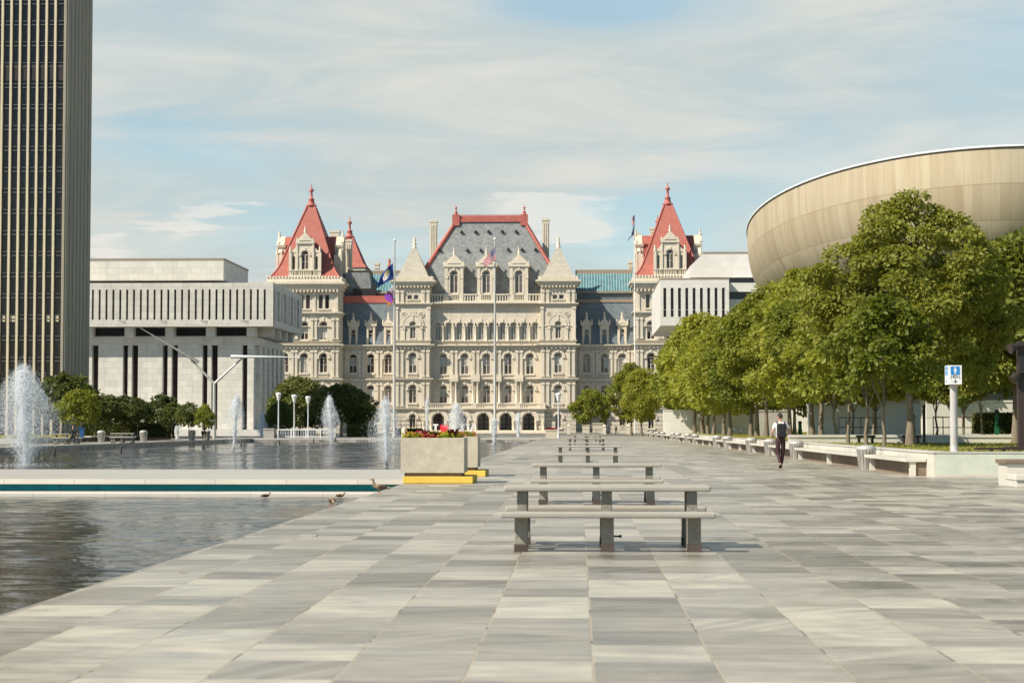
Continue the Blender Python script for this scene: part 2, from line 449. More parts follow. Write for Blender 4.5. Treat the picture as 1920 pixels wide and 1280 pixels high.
def water_mat(name, sc, strength, deep, tint):
    m, nt, b, _ = new_mat(name); g = G(nt)
    x, y, z = g.xyz(g.pos())
    p = g.vec(g.math('MULTIPLY', x, .5), y, 0.0)
    h = g.math('ADD', g.math('MULTIPLY', g.noise(p, sc, 3, .55, .8), 1.0), g.math('MULTIPLY', g.noise(p, sc * 2.7, 3, .6, .5), .35))
    h = g.math('ADD', h, g.math('MULTIPLY', g.noise(p, sc * .30, 2), 1.6))
    h = g.math('MULTIPLY', h, g.mapr(g.noise(p, sc * .06, 3, .6), .35, .65, .35, 1.25))
    b.inputs['Base Color'].default_value = (*deep, 1)
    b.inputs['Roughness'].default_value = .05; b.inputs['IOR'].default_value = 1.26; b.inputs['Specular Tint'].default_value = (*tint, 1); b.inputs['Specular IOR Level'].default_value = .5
    g.bump(h, b, .5, strength)
    return m
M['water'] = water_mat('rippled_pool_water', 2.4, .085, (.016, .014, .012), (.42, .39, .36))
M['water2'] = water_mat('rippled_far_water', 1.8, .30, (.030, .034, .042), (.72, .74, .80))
M['ground'] = stone('distant_asphalt', (.16, .155, .15), .2, .3, .9, .2)
M['lawn'] = None
def lawn_mat():
    m, nt, b, _ = new_mat('mown_lawn'); g = G(nt)
    p = g.pos()
    t = g.math('ADD', g.math('MULTIPLY', g.noise(p, .5, 5, .6), .6), g.math('MULTIPLY', g.noise(p, 14, 3, .7), .4))
    g.l(g.ramp(t, [(.3, (.15, .16, .03)), (.55, (.26, .25, .06)), (.75, (.38, .34, .12))]), b.inputs['Base Color'])
    b.inputs['Roughness'].default_value = .9; b.inputs['Specular IOR Level'].default_value = .1
    g.bump(g.noise(p, 20, 3), b, .8, .06)
    return m
M['lawn'] = lawn_mat()

PX0, PX1 = -38.0, -4.3           # the pools lie between these
YB0, YB1, YE = 50.0, 60.5, 216.0 # walkway between near and far pool, far end of the far pool
g0 = MB()                        # one ground sheet to the horizon with the pool basin left open
BIG = 6000
for (a, b_, c, d) in ((-BIG, PX0 - 6, -200, BIG), (60, BIG, -200, BIG), (PX0 - 6, 60, YE + 60, BIG), (PX0 - 6, 60, -200, -40)):
    g0.face([(a, c, -.03), (b_, c, -.03), (b_, d, -.03), (a, d, -.03)])
tag(g0.build('ground', M['ground']), kind='structure')
pv = MB()
for (a, b_, c, d) in ((PX1, 60, -40, YE + 60), (PX0 - 6, PX0, -40, YE + 60), (PX0, PX1, YE, YE + 60)):
    pv.face([(a, c, 0), (b_, c, 0), (b_, d, 0), (a, d, 0)])
for y0, y1 in ((-40, YB0 - .0), (YB1, YE)):       # basin sides under the plaza edge
    for xx in (PX0, PX1): pv.face([(xx, y0, -1.2), (xx, y1, -1.2), (xx, y1, 0), (xx, y0, 0)])
pv.face([(PX0, YE, -1.2), (PX1, YE, -1.2), (PX1, YE, 0), (PX0, YE, 0)])
tag(pv.build('plaza_pavement', M['paver']), kind='structure')
# a thin pale kerb strip round the water
kb = MB()
kb.box(PX0 - .5, PX0 + .02, -40, YE, -.14, .006); kb.box(PX0 + .03, PX1 - .03, YE - .02, YE + .5, -.16, .008)
tag(kb.build('pool_kerb', M['marbleslab']), kind='structure')
wk = MB(); wk.box(PX0 + .02, PX1 + .001, YB0, YB1, -.15, .004)
tag(wk.build('walkway', M['marbleslab']), kind='structure')
cp = MB(); cp.box(PX0 + .03, PX1 - .03, YB0 - .42, YB0 - .001, -.145, .0)
tag(cp.build('walkway_coping', M['coping'], bevel=.015), kind='structure')
tw = MB(); tw.box(PX0, PX1, YB0 + .15, YB1 - .15, -1.2, -.152)
tag(tw.build('pool_wall', M['tealpaint']), kind='structure')
lg = MB(); lg.box(PX0, PX1, YB0 - 1.55, YB0 + .148, -1.2, -.335)
tag(lg.build('pool_ledge', M['coping'], bevel=.02), kind='structure')
from mathutils import noise as mnoise
def water(name, y0, y1, m, step, octs, seed):
    """wind-rippled sheet: real wavelets, so that reflections break up the same from anywhere"""
    nx, ny = int((PX1 - PX0) / step), int((y1 - y0) / step)
    vs = []
    for j in range(ny + 1):
        y = y0 + (y1 - y0) * j / ny
        for i in range(nx + 1):
            x = PX0 + (PX1 - PX0) * i / nx
            gust = .45 + 1.1 * max(0, mnoise.noise(Vector((x * .09, y * .06, seed))) + .35)
            z = sum(A * mnoise.noise(Vector((x * f * .62 + k * 7.1 + y * f * .18, y * f, seed + k * 3.3))) for k, (f, A) in enumerate(octs))
            vs.append((x, y, ZW + z * gust))
    w = nx + 1
    fs = [(j * w + i, j * w + i + 1, (j + 1) * w + i + 1, (j + 1) * w + i) for j in range(ny) for i in range(nx)]
    me = bpy.data.meshes.new(name); me.from_pydata(vs, [], fs); me.materials.append(m)
    me.polygons.foreach_set('use_smooth', [True] * len(fs)); me.update()
    o = bpy.data.objects.new(name, me); COL.objects.link(o)
    tag(o, kind='structure')
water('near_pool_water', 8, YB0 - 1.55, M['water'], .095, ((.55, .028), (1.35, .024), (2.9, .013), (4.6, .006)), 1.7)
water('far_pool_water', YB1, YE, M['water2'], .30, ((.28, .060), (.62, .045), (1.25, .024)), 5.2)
# ---------------------------------------------------------------- the big stone building at the end of the axis
YC = 380.0
sC = YC / F
def cx(px): return at(px, 700, YC).x
def cz(py): return at(914, py, YC).z
cap = thing('stone_palace', 'large pale granite palace with red pyramid towers and grey slate roofs closing the plaza', 'building', (cx(914), YC, 0))

win_cache = {}
def window_mesh(hw, h, arch, mg, style='cross'):
    key = (round(hw, 2), round(h, 2), arch, mg.name, style)
    if key in win_cache: return win_cache[key]
    p = MB()
    pts = [(-hw, 0), (hw, 0), (hw, h)]
    if arch: pts += [(hw * math.cos(a * math.pi / 10), h + hw * math.sin(a * math.pi / 10)) for a in range(1, 10)]
    pts += [(-hw, h)]
    p.face([(x, 0, z) for x, z in pts])
    f = MB(); t = .09 if hw > .5 else .05
    f.box(-hw, -hw + t, -.10, -.02, 0, h); f.box(hw - t, hw, -.10, -.02, 0, h)
    f.box(-hw + t, hw - t, -.10, -.02, 0, t)
    if style in ('cross', 'mid'): f.box(-t * .8, t * .8, -.11, -.022, t, h)
    f.box(-hw + t, hw - t, -.10, -.021, h - t, h + t * .6)
    if style == 'cross' and h > 2.2: f.box(-hw + t, hw - t, -.095, -.025, h * .52, h * .52 + t * .7)
    if arch:
        ro, ri = hw, hw - t; n = 8
        for i in range(n):
            a, b = math.pi * i / n, math.pi * (i + 1) / n
            f.face([(ro * math.cos(a), -.1, h + ro * math.sin(a)), (ro * math.cos(b), -.1, h + ro * math.sin(b)), (ri * math.cos(b), -.1, h + ri * math.sin(b)), (ri * math.cos(a), -.1, h + ri * math.sin(a))])
    win_cache[key] = (p.mesh('window', mg), f.mesh('window_frame', M['frame']))
    return win_cache[key]

blind_cache = {}
def window(parent, x, y, z, hw, h, arch=True, mg=None, style='cross', blind=True, sub=True):
    """a pane (part) with its frame and, in some, a blind (sub-parts)"""
    mp, mf = window_mesh(hw, h, arch, mg or M['glass'], style)
    b = wloc(parent)
    o = bpy.data.objects.new('window', mp); COL.objects.link(o); o.parent = parent; o.location = Vector((x, y, z)) - b
    if not sub:      # already one level down: pane and frame stay one mesh
        return o
    f = bpy.data.objects.new('window_frame', mf); COL.objects.link(f); f.parent = o
    if blind and random.random() < .6:
        k = random.choice((0, 0, 1, 2, 3)); key = (round(hw, 2), round(h, 2), k)
        if key not in blind_cache:
            q = MB(); e = .09
            lo, hi, a, c = ((.45, .97, -1, 1), (.30, .97, 0, 1), (.1, .97, -1, 1), (.55, .97, -1, 0))[k]
            q.box(a * (hw - e), c * (hw - e), -.018, -.006, h * lo, h * hi)
            blind_cache[key] = q.mesh('blind', M['blind'])
        d = bpy.data.objects.new('blind', blind_cache[key]); COL.objects.link(d); d.parent = o
    return o

def wall_row(mb, xa, xb, za, zb, y, wins, dep=.55):
    """a strip of wall with real openings; wins = [(xc, hw, zs, zp, arch)]"""
    wins = sorted(wins)
    cuts = [xa] + [(a[0] + b[0]) / 2 for a, b in zip(wins, wins[1:])] + [xb]
    if not wins: cuts = [xa, xb]; mb.face([(xa, y, za), (xb, y, za), (xb, y, zb), (xa, y, zb)])
    for (l, r), (xc, hw, zs, zp, arch) in zip(zip(cuts, cuts[1:]), wins):
        a, b = xc - hw, xc + hw
        q = lambda x0, x1, z0, z1: mb.face([(x0, y, z0), (x1, y, z0), (x1, y, z1), (x0, y, z1)])
        q(l, a, za, zb); q(b, r, za, zb)
        if zs > za + .01: q(a, b, za, zs)
        if arch:
            n = 10
            pts = [(xc - hw * math.cos(math.pi * i / n), zp + hw * math.sin(math.pi * i / n)) for i in range(n + 1)]
        else: pts = [(a, zp), (b, zp)]
        for (p, pz), (s_, sz) in zip(pts, pts[1:]):
            mb.face([(p, y, pz), (s_, y, sz), (s_, y, zb), (p, y, zb)])
            mb.face([(p, y, pz), (p, y + dep, pz), (s_, y + dep, sz), (s_, y, sz)])
        mb.face([(a, y, zs), (a, y + dep, zs), (a, y + dep, zp), (a, y, zp)])
        mb.face([(b, y, zs), (b, y, zp), (b, y + dep, zp), (b, y + dep, zs)])
        mb.face([(a, y, zs), (b, y, zs), (b, y + dep, zs), (a, y + dep, zs)])
    for x in (xa, xb): mb.face([(x, y, za), (x, y + dep + .1, za), (x, y + dep + .1, zb), (x, y, zb)])

def hood(mb, xc, zp, r0, r1, y, pr=.22, n=10, key=True):
    rows = []
    for i in range(n + 1):
        c, s_ = -math.cos(math.pi * i / n), math.sin(math.pi * i / n)
        rows.append([(xc + r0 * c, y + .02, zp + r0 * s_), (xc + r0 * c, y - pr, zp + r0 * s_), (xc + r1 * c, y - pr, zp + r1 * s_), (xc + r1 * c, y + .02, zp + r1 * s_)])
    mb.grid(rows)
    if key: mb.box(xc - .16, xc + .16, y - pr - .12, y + .01, zp + r0 - .05, zp + r1 + .12)
    for sgn in (-1, 1):
        x = xc + sgn * (r0 + r1) / 2; w = (r1 - r0) / 2 + .08
        mb.box(x - w, x + w, y - pr - .06, y + .01, zp - .28, zp - .003)

def cornice(mb, x0, x1, z0, z1, y, y1, pr, ends=(1, 1), dent=0.0):
    h = z1 - z0
    for k, (a, b, p) in enumerate(((0, .35, .35), (.35, .7, .7), (.7, 1, 1.0))):
        mb.box(x0 - ends[0] * pr * p, x1 + ends[1] * pr * p, y - pr * p, y1 + (pr * p if ends[0] and ends[1] and y1 - y > 4 else 0), z0 + h * a, z0 + h * b)
    if dent:
        n = int((x1 - x0) / dent)
        for i in range(n):
            x = x0 + (i + .5) * (x1 - x0) / n
            mb.box(x - dent * .25, x + dent * .25, y - pr * .62, y + .01, z0 - h * .28, z0 - .003)

def balusters(mb, x0, x1, z0, z1, y, step=.5, d=.35):
    h = z1 - z0
    mb.box(x0, x1, y, y + d, z0, z0 + .16 * h); mb.box(x0, x1, y - .05, y + d + .05, z1 - .16 * h, z1)
    n = max(2, int((x1 - x0) / step))
    for i in range(n):
        x = x0 + (i + .5) * (x1 - x0) / n; w = step * .22
        mb.box(x - w, x + w, y + .06, y + d - .06, z0 + .16 * h, z1 - .16 * h)

Z = {k: cz(v) for k, v in dict(g0=812, g1=767, a0=765, a1=713, b0=709, b1=650, c0=645, c1=588, d0=584, d1=545, e1=519).items()}
ZB0, ZB1 = -.2, cz(766)
wall = MB(); rus = MB(); trim = MB(); core = MB()
def flush():
    global wall, rus
    if wall.f: wall.build('granite_wall', M['capitol'], cap)
    if rus.f: rus.build('rusticated_wall', M['rustic'], cap)
    wall = MB(); rus = MB()
WIN = []          # (x, y, z, hw, h, arch, glass, style)

def bay(pxc, y, hwpx, sill, top, arch=True, mg=None, style='cross', dep=.45, blind=True):
    """window entry from pixel rows; returns the hole for wall_row"""
    x = cx(pxc); hw = hwpx * sC; zs = cz(sill); zp = cz(top) - (hw if arch else 0)
    WIN.append((x, y + dep, zs, hw, zp - zs, arch, mg, style, blind))
    return (x, hw, zs, zp, arch)

def pil(x, w, z0, z1, y, pr=.28):
    """pilaster with base and cap"""
    trim.box(x - w / 2, x + w / 2, y - pr, y + .01, z0 + .35, z1 - .5)
    trim.box(x - w / 2 - .09, x + w / 2 + .09, y - pr - .09, y + .012, z0, z0 + .35)
    trim.box(x - w / 2 - .1, x + w / 2 + .1, y - pr - .1, y + .012, z1 - .5, z1)

def storey(pa, pb, y, winpx, za, zb, sill, top, hw=7, arch=True, mb=None, mg=None, hoodr=None, style='cross', bal=None):
    holes = [bay(p, y, hw, sill, top, arch, mg, style) for p in winpx]
    wall_row(mb or wall, cx(pa), cx(pb), za, zb, y, holes)
    for (x, h, zs, zp, a) in holes:
        if a: hood(trim, x, zp, h + .18, h + (hoodr or .62), y)
        trim.box(x - h - .25, x + h + .25, y - .22, y + .01, zs - .28, zs - .003)
        if bal: balusters(trim, x - h - .35, x + h + .35, zs - .95, zs - .29, y - .20, .36, .2)

# --- central pavilion
yP = 380.0
C5 = [831, 871.3, 912.2, 952.7, 993.7]
C10 = [821.1 + 20.27 * i for i in range(10)]
storey(806, 1016, yP, C5, Z['g1'], Z['a1'], 755, 722.5)
storey(806, 1016, yP, C5, Z['a1'], Z['b1'], 701, 663)
storey(806, 1016, yP, C10, Z['b1'], cz(567), 637, 605.5, hw=5, mg=M['arcglass'], hoodr=.75, style='mid')
for i in range(6):
    p = 831 - 20.3 + 40.66 * i
    if i in (0, 5): p += (6 if i == 0 else -6)
    for d in (-4.2, 4.2):
        if 0 < i < 5: pil(cx(p + d), .5, Z['b0'], cz(657), yP)
    if 0 < i < 5:
        for d in (-4.5, 4.0):
            x = cx(p + d)
            trim.lathe([(.42, Z['a0'] + .9), (.42, Z['a0'] + 1.2), (.27, Z['a0'] + 1.35), (.24, cz(719)), (.40, cz(717)), (.40, cz(714))], x, yP - .55, 8)
        trim.box(cx(p - 8), cx(p + 8), yP - 1.0, yP + .01, cz(715), cz(708))
        trim.box(cx(p - 8), cx(p + 8), yP - .8, yP + .011, cz(708), cz(702))
for i in range(11):
    x = cx(810.9 + 20.27 * i)
    if 0 < i < 10: trim.lathe([(.30, cz(640)), (.30, cz(638)), (.19, cz(636)), (.17, cz(614)), (.30, cz(612)), (.30, cz(610.5))], x, yP - .18, 8)
cornice(trim, cx(806), cx(1016), cz(714), cz(709), yP, yP + .5, .55, (0, 0))
cornice(trim, cx(806), cx(1016), cz(652), cz(646.5), yP, yP + .5, .85, (0, 0), .8)
cornice(trim, cx(806), cx(1016), cz(641.5), cz(638.5), yP, yP + .5, .35, (0, 0))
cornice(trim, cx(806), cx(1016), cz(574), cz(567), yP, yP + 1.2, 1.15, (0, 0), .7)
wall.face([(cx(806), yP - .3, cz(567) + .01), (cx(1016), yP - .3, cz(567) + .01), (cx(1016), yP + 8, cz(567) + .01), (cx(806), yP + 8, cz(567) + .01)])
bp = [(808, 834), (869, 894.5), (929.5, 955.5), (990.5, 1014)]
for a, b in bp: balusters(trim, cx(a) + .02, cx(b) - .02, cz(566.8), cz(551), yP - .45, .52, .4)
# ground portico with five deep arches
yQ = 377.4
ar = [cx(p) for p in (824, 866, 907.6, 949.8, 992)]
hwA = 10.6 * sC
holes = [(x, hwA, 0.0, cz(786), True) for x in ar]
wall_row(rus, cx(800), cx(1021), ZB0, cz(769), yQ, holes, 1.6)
for x in ar:
    hood(trim, x, cz(786), hwA + .25, hwA + .95, yQ, .16, 12)
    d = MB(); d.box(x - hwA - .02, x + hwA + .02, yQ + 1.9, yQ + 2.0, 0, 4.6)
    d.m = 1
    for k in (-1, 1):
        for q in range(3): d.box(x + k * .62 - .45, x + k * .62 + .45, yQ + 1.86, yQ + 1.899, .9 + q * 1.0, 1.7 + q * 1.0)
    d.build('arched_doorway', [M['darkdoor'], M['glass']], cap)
for sgn_x in [ar[0] - 20.5 * sC] + [(a + b) / 2 for a, b in zip(ar, ar[1:])] + [ar[-1] + 20.5 * sC]:
    for k in (-.75, .75):
        trim.lathe([(.36, 0), (.36, .5), (.24, .62), (.22, cz(793)), (.36, cz(791)), (.36, cz(788.5))], sgn_x + k, yQ - .12, 8)
cornice(trim, cx(800), cx(1021), cz(770), cz(765.5), yQ, yP + .3, .5, (1, 1))
for a, b in zip([801] + [p + 20.3 for p in C5[:4]], [p + 20.3 for p in C5[:4]] + [1020]):
    balusters(trim, cx(a) + .35, cx(b) - .35, cz(765.4), cz(756), yQ - .1, .42)
    trim.box(cx(b) - .34, cx(b) + .34, yQ - .15, yQ + .4, cz(765.4), cz(755))
core.box(cx(800) + .02, cx(1021) - .02, yQ + 2.05, yP + 1.0, ZB0, cz(769) - .05)
core.box(cx(806), cx(1016), yP + .62, yP + 22, ZB0, cz(567))
# steps in front of the portico
stp = MB()
for i in range(4): stp.box(cx(796) - .4 * (3 - i), cx(1025) + .4 * (3 - i), yQ - 3.6 + .8 * i, yQ - .3, -.1, .16 * (i + 1))
stp.build('entrance_steps', M['trim'], cap)

flush()
# --- corner turrets
for pc in (775.0, 1046.8):
    yT = 378.4
    a, b = pc - 33, pc + 33
    storey(a, b, yT, [pc], ZB0, cz(767), 802, 777, hw=5.5, mb=rus)
    storey(a, b, yT, [pc], cz(767), Z['a1'], 755, 722, bal=1)
    storey(a, b, yT, [pc], Z['a1'], Z['b1'], 699, 662, bal=1)
    storey(a, b, yT, [pc], Z['b1'], cz(572), 635, 604, hw=5, hoodr=1.2)
    hood(trim, cx(pc), cz(609), 1.9, 2.25, yT, .15, 12, False)
    storey(a + 1, b - 1, yT + .1, [pc - 6, pc + 6], cz(572), cz(537), 561.5, 553.5, hw=4.2, arch=False, style='plain')
    for z0, z1, pr, de in ((715, 709, .6, 0), (769, 765, .5, 0), (652, 645.5, .9, .8), (641, 638.5, .3, 0), (574, 569, .55, 0), (614, 611.5, .16, 0)):
        cornice(trim, cx(a), cx(b), cz(z0), cz(z1), yT, yT + 7.0, pr, (1, 1), de)
    cornice(trim, cx(a), cx(b), cz(537), cz(526), yT, yT + 7.1, 1.0, (1, 1), .7)
    trim.box(cx(a) - .5, cx(b) + .5, yT - .5, yT + 7.5, cz(526), cz(519))
    for k in range(14): trim.box(cx(a) + .1 + k * .52, cx(a) + .36 + k * .52, yT - .56, yT - .495, cz(525), cz(520.5))
    for z0, z1 in ((707, 656), (762, 717), (570, 545)):
        for d in (-28.5, -19.5, 19.5, 28.5): pil(cx(pc + d), .55, cz(z0), cz(z1), yT + (.1 if z0 == 570 else 0))
    for d in (-30, 30): pil(cx(pc + d), .6, cz(638), cz(576), yT, .2)
    for d in (-16.5, 16.5): pil(cx(pc + d), .4, cz(638), cz(613), yT, .2)
    for d in (-16, 16):     # carved rosettes and a carved tablet
        o = MB(); x = cx(pc + d); z = cz(590.5)
        for r0, r1, yy in ((.62, .48, .12), (.3, .16, .16)):
            o.grid([[(x + r * math.cos(2 * math.pi * i / 14), yT - y_, z + r * math.sin(2 * math.pi * i / 14)) for i in range(14)] for r, y_ in ((r0, -.01), (r0, yy), (r1, yy), (r1, .03))], True)
        o.build('carved_rosette', M['trim'], cap)
    tb = MB()
    for k in range(5): tb.box(cx(pc) - .75 + k * .31, cx(pc) - .58 + k * .31, yT - .12, yT + .01, cz(593 - (k % 2)), cz(586))
    tb.build('carved_tablet', M['trim'], cap)
    core.box(cx(a) + .01, cx(b) - .01, yT + .6, yT + 7, ZB0, cz(537))
    flush()
    sp = MB(); n = 16; xm, ym = cx(pc), yT + 3.55
    for i in range(n):      # stepped stone pyramid
        t0 = i / n; h0 = 3.1 * (1 - t0) + .42 * t0; z0 = cz(519) + t0 * 6.0; z1 = cz(519) + (i + 1) / n * 6.0 + .004
        h1 = 3.1 * (1 - (i + 1) / n) + .42 * ((i + 1) / n) + .05
        sp.frustum((xm - h0, xm + h0, ym - h0, ym + h0), z0, (xm - h1, xm + h1, ym - h1, ym + h1), z1 + .0)
    s0 = sp.build('turret_spire', M['spire'], cap)
    fi = MB(); zt = cz(519) + 6.0
    fi.lathe([(.46, zt), (.5, zt + .3), (.28, zt + .5), (.42, zt + 1.0), (.2, zt + 1.3), (.33, zt + 1.8), (.12, zt + 2.2), (.06, zt + 2.9)], xm, ym, 8)
    fi.build('finial', M['trim'], s0)

# --- wings
for pa, pb, wp in ((638, 743, [658.4, 691.6, 725]), (1079, 1190, [1100, 1133.7, 1167.5])):
    yW = 383.0
    storey(pa, pb, yW, wp, ZB0, cz(767), 803, 778, hw=5.5, mb=rus)
    storey(pa, pb, yW, wp, cz(767), Z['a1'], 755, 722, bal=1)
    storey(pa, pb, yW, wp, Z['a1'], Z['c0'], 698, 662.5, bal=1)
    for z0, z1, pr, de in ((715, 709, .55, 0), (769, 765, .5, 0), (651, 645, .9, .8)):
        cornice(trim, cx(pa), cx(pb), cz(z0), cz(z1), yW, yW + .6, pr, (0, 0), de)
    mids = [(p + q) / 2 for p, q in zip(wp, wp[1:])] + [wp[0] - 16, wp[-1] + 15]
    for p in mids:
        for z0, z1 in ((707, 656), (762, 717)):
            for d in (-3.6, 3.6): pil(cx(p + d), .42, cz(z0), cz(z1), yW, .24)
    core.box(cx(pa), cx(pb), yW + .62, yW + 26, ZB0, Z['c0'])
    flush()
    # mansard slope, cresting, lantern storey and glass roof
    ms = MB(); y1 = yW + 2.2
    zt = at(914, 565, y1).z
    ms.face([(cx(pa), yW + .1, Z['c0']), (cx(pb), yW + .1, Z['c0']), (cx(pb), y1, zt), (cx(pa), y1, zt)])
    ms.face([(cx(pa), y1, zt), (cx(pb), y1, zt), (cx(pb), y1 + 24, zt), (cx(pa), y1 + 24, zt)])
    mo = ms.build('mansard_roof', M['shadeslate'], cap)
    left = pa < 900
    cr = MB(); zc = at(914, 554 if left else 562, y1).z
    cr.box(cx(pa) + .02, cx(pb) - .02, y1 - .25, y1 + .4, zt - .25, zc)
    cr.build('roof_cresting', M['redtrim'] if left else M['brownband'], mo)
    ln = MB(); yL = y1 + 1.2; zl = at(914, 547, yL).z
    ln.box(cx(pa) + .2, cx(pb) - .2, yL, yL + 16, zt, zl)
    ln.build('lantern_wall', M['shadeslate'], cap)
    gx0, gx1 = (cx(684), cx(pb)) if left else (cx(pa), cx(pb))
    gr = MB(); yG = yL + 5.0; zg = at(914, 513, yG).z
    gr.face([(gx0, yL - .3, zl), (gx1, yL - .3, zl), (gx1, yG, zg), (gx0, yG, zg)])
    go = gr.build('skylight_roof', M['teal'], cap)
    gb = MB(); n = int((gx1 - gx0) / .55)
    for i in range(n + 1):
        x = gx0 + (gx1 - gx0) * i / n
        gb.tube([(x, yL - .36, zl), (x, yG - .06, zg)], .06, 4, False)
    gb.build('glazing_bars', M['tealbar'], go)
    rb = MB(); rb.box(cx(pa), gx1, yG - .1, yG + 2.2, zg - .1, zg + .75); rb.build('ridge_capping', M['brownband'], go)
    rb = MB(); rb.box(gx0, gx1, yL - .5, yL - .25, zl - .35, zl + .05); rb.build('gutter', M['brownband'], go)
    if left:
        sg = MB(); sg.prism([(cx(640), zl), (cx(692), zl), (cx(684), zg - .1), (cx(640), zg - .1)], yL - .2, yG + 1)
        sg.build('slate_gable', M['slate'], cap)
        vb = MB(); vb.box(cx(656), cx(699), yL - 1.3, yL - .31, zt + .02, at(914, 541, yL).z); vb.box(cx(690), cx(698), yL - 1.2, yL - .4, zt + 1, at(914, 533, yL).z)
        vb.build('shaded_dormer', M['black'], cap)  # black blocks stand for dormers in shade; the shade is in the colour
    for p in wp:          # three slim stone dormers
        x = cx(p); yd = yW + .25; z0 = Z['c0'] + .02
        d = MB()
        holes = [(0, .44, .5, 3.1, False)]
        wall_row(d, -.95, .95, 0, 3.9, 0, holes, .3)
        d.box(-.94, .94, .35, 2.6, 0, 3.9)
        d.box(-.88, -.5, -.12, .0, 0, 3.6); d.box(.5, .88, -.12, .0, 0, 3.6)
        d.box(-1.2, 1.2, -.25, 2.7, 3.9, 4.2)
        d.prism([(-1.25, 4.2), (1.25, 4.2), (0, 5.55)], -.22, 3.4)
        d.prism([(-.75, 4.38), (.75, 4.38), (0, 5.2)], -.30, -.21)
        for k in (-1.1, 1.1): d.lathe([(.18, 4.2), (.2, 4.6), (.1, 4.8), (.17, 5.0), (.03, 5.2)], k, -.1, 6)
        d.lathe([(.28, 5.2), (.3, 5.7), (.14, 5.9), (.22, 6.3), (.05, 6.75)], 0, 0, 8)
        do = d.build('dormer', M['trim'], cap, loc=(x, yd, z0))
        window(do, x, yd + .28, z0 + .5, .44, 2.6, False, style='cross', sub=False)
        f = MB(); f.box(-.44, .44, -.05, .0, 1.75, 1.87); f.box(-.44, -.38, -.05, 0, 0, 2.6); f.box(.38, .44, -.05, 0, 0, 2.6); f.box(-.38, .38, -.05, 0, .0, .06)
        f.build('window_frame', M['frame'], do, loc=(x, yd + .26, z0 + .5))

# --- end towers
def big_dormer(parent, x, y, z, rz):
    root = MB(); d = root
    wall_row(d, -1.62, 1.62, 0, 6.8, 0, [(0, .72, 1.5, 4.6, True)], .4)
    d.box(-1.61, 1.61, .42, 1.5, 0, 6.8)
    hood(d, 0, 4.6, .85, 1.2, 0, .15, 8)
    for k in (-1, 1):
        wall_row(d, min(k * 1.62, k * 3.25), max(k * 1.62, k * 3.25), 0, 5.0, .12, [(k * 2.35, .3, 1.5, 4.2, False)], .35)
        d.box(min(k * 1.63, k * 3.24), max(k * 1.63, k * 3.24), .5, 1.5, 0, 5.0)
        d.box(k * 3.05 - .28, k * 3.05 + .28, -.18, .3, 0, 5.1); d.box(k * 1.66 - .2, k * 1.66 + .2, -.2, .05, 0, 6.6)
        d.lathe([(.26, 5.1), (.3, 5.4), (.14, 5.6), (.24, 5.9), (.05, 6.4)], k * 3.05, 0, 6)
        pts = [(k * 1.63, 5.0), (k * 3.1, 5.0), (k * 1.63, 6.4)]
        d.prism(pts if k > 0 else pts[::-1], .0, .9)
        d.lathe([(.2, 7.0), (.24, 7.3), (.1, 7.5), (.18, 7.7), (.04, 8.1)], k * 1.7, .1, 6)
    d.box(-1.9, 1.9, -.3, 1.6, 6.8, 7.15)
    d.prism([(-2.0, 7.15), (2.0, 7.15), (0, 9.2)], -.28, 1.3)
    d.prism([(-1.2, 7.4), (1.2, 7.4), (0, 8.6)], -.40, -.27)
    d.lathe([(.25, 9.0), (.3, 9.5), (.13, 9.7), (.22, 10.0), (.04, 10.5)], 0, 0, 8)
    d.box(-3.4, 3.4, -.35, .1, -.05, .3); d.box(-3.4, 3.4, -.3, .05, 1.2, 1.4)
    for k in range(14): d.box(-3.1 + k * .46, -2.9 + k * .46, -.2, -.03, .3, 1.2)
    o = d.build('roof_dormer', M['trim'], parent, loc=(x, y, z)); o.rotation_euler = (0, 0, rz)
    rr = MB(); rr.prism([(-1.95, 7.16), (1.95, 7.16), (0, 9.1)], 1.2, 6.8); rr.box(-1.58, 1.58, 1.51, 6.5, .5, 7.15)
    r = bpy.data.objects.new('dormer_roof', rr.mesh('dormer_roof', M['redtile'])); COL.objects.link(r); r.parent = o
    for xx, hw, zs, h, a in ((0, .72, 1.5, 3.1, True), (-2.35, .3, 1.5, 2.7, False), (2.35, .3, 1.5, 2.7, False)):
        mp, mf = window_mesh(hw, h, a, M['glass'], 'cross' if a else 'plain')
        for nm, me in (('window', mp), ('window_frame', mf)):
            w = bpy.data.objects.new(nm, me); COL.objects.link(w); w.parent = o; w.location = (xx, .36, zs)
    return o

def finial_red(parent, x, y, z, h, r):
    f = MB()
    f.lathe([(r * 1.0, z - .1), (r * 1.55, z + .02 * h), (r * 1.6, z + .05 * h), (r * 1.0, z + .09 * h), (r * .75, z + .28 * h), (r * 1.0, z + .31 * h), (r * .4, z + .36 * h), (r * .3, z + .62 * h), (r * .75, z + .68 * h), (r * .7, z + .72 * h), (r * .22, z + .78 * h), (r * .05, z + h)], x, y, 10)
    return f.build('roof_finial', M['redtrim'], parent)

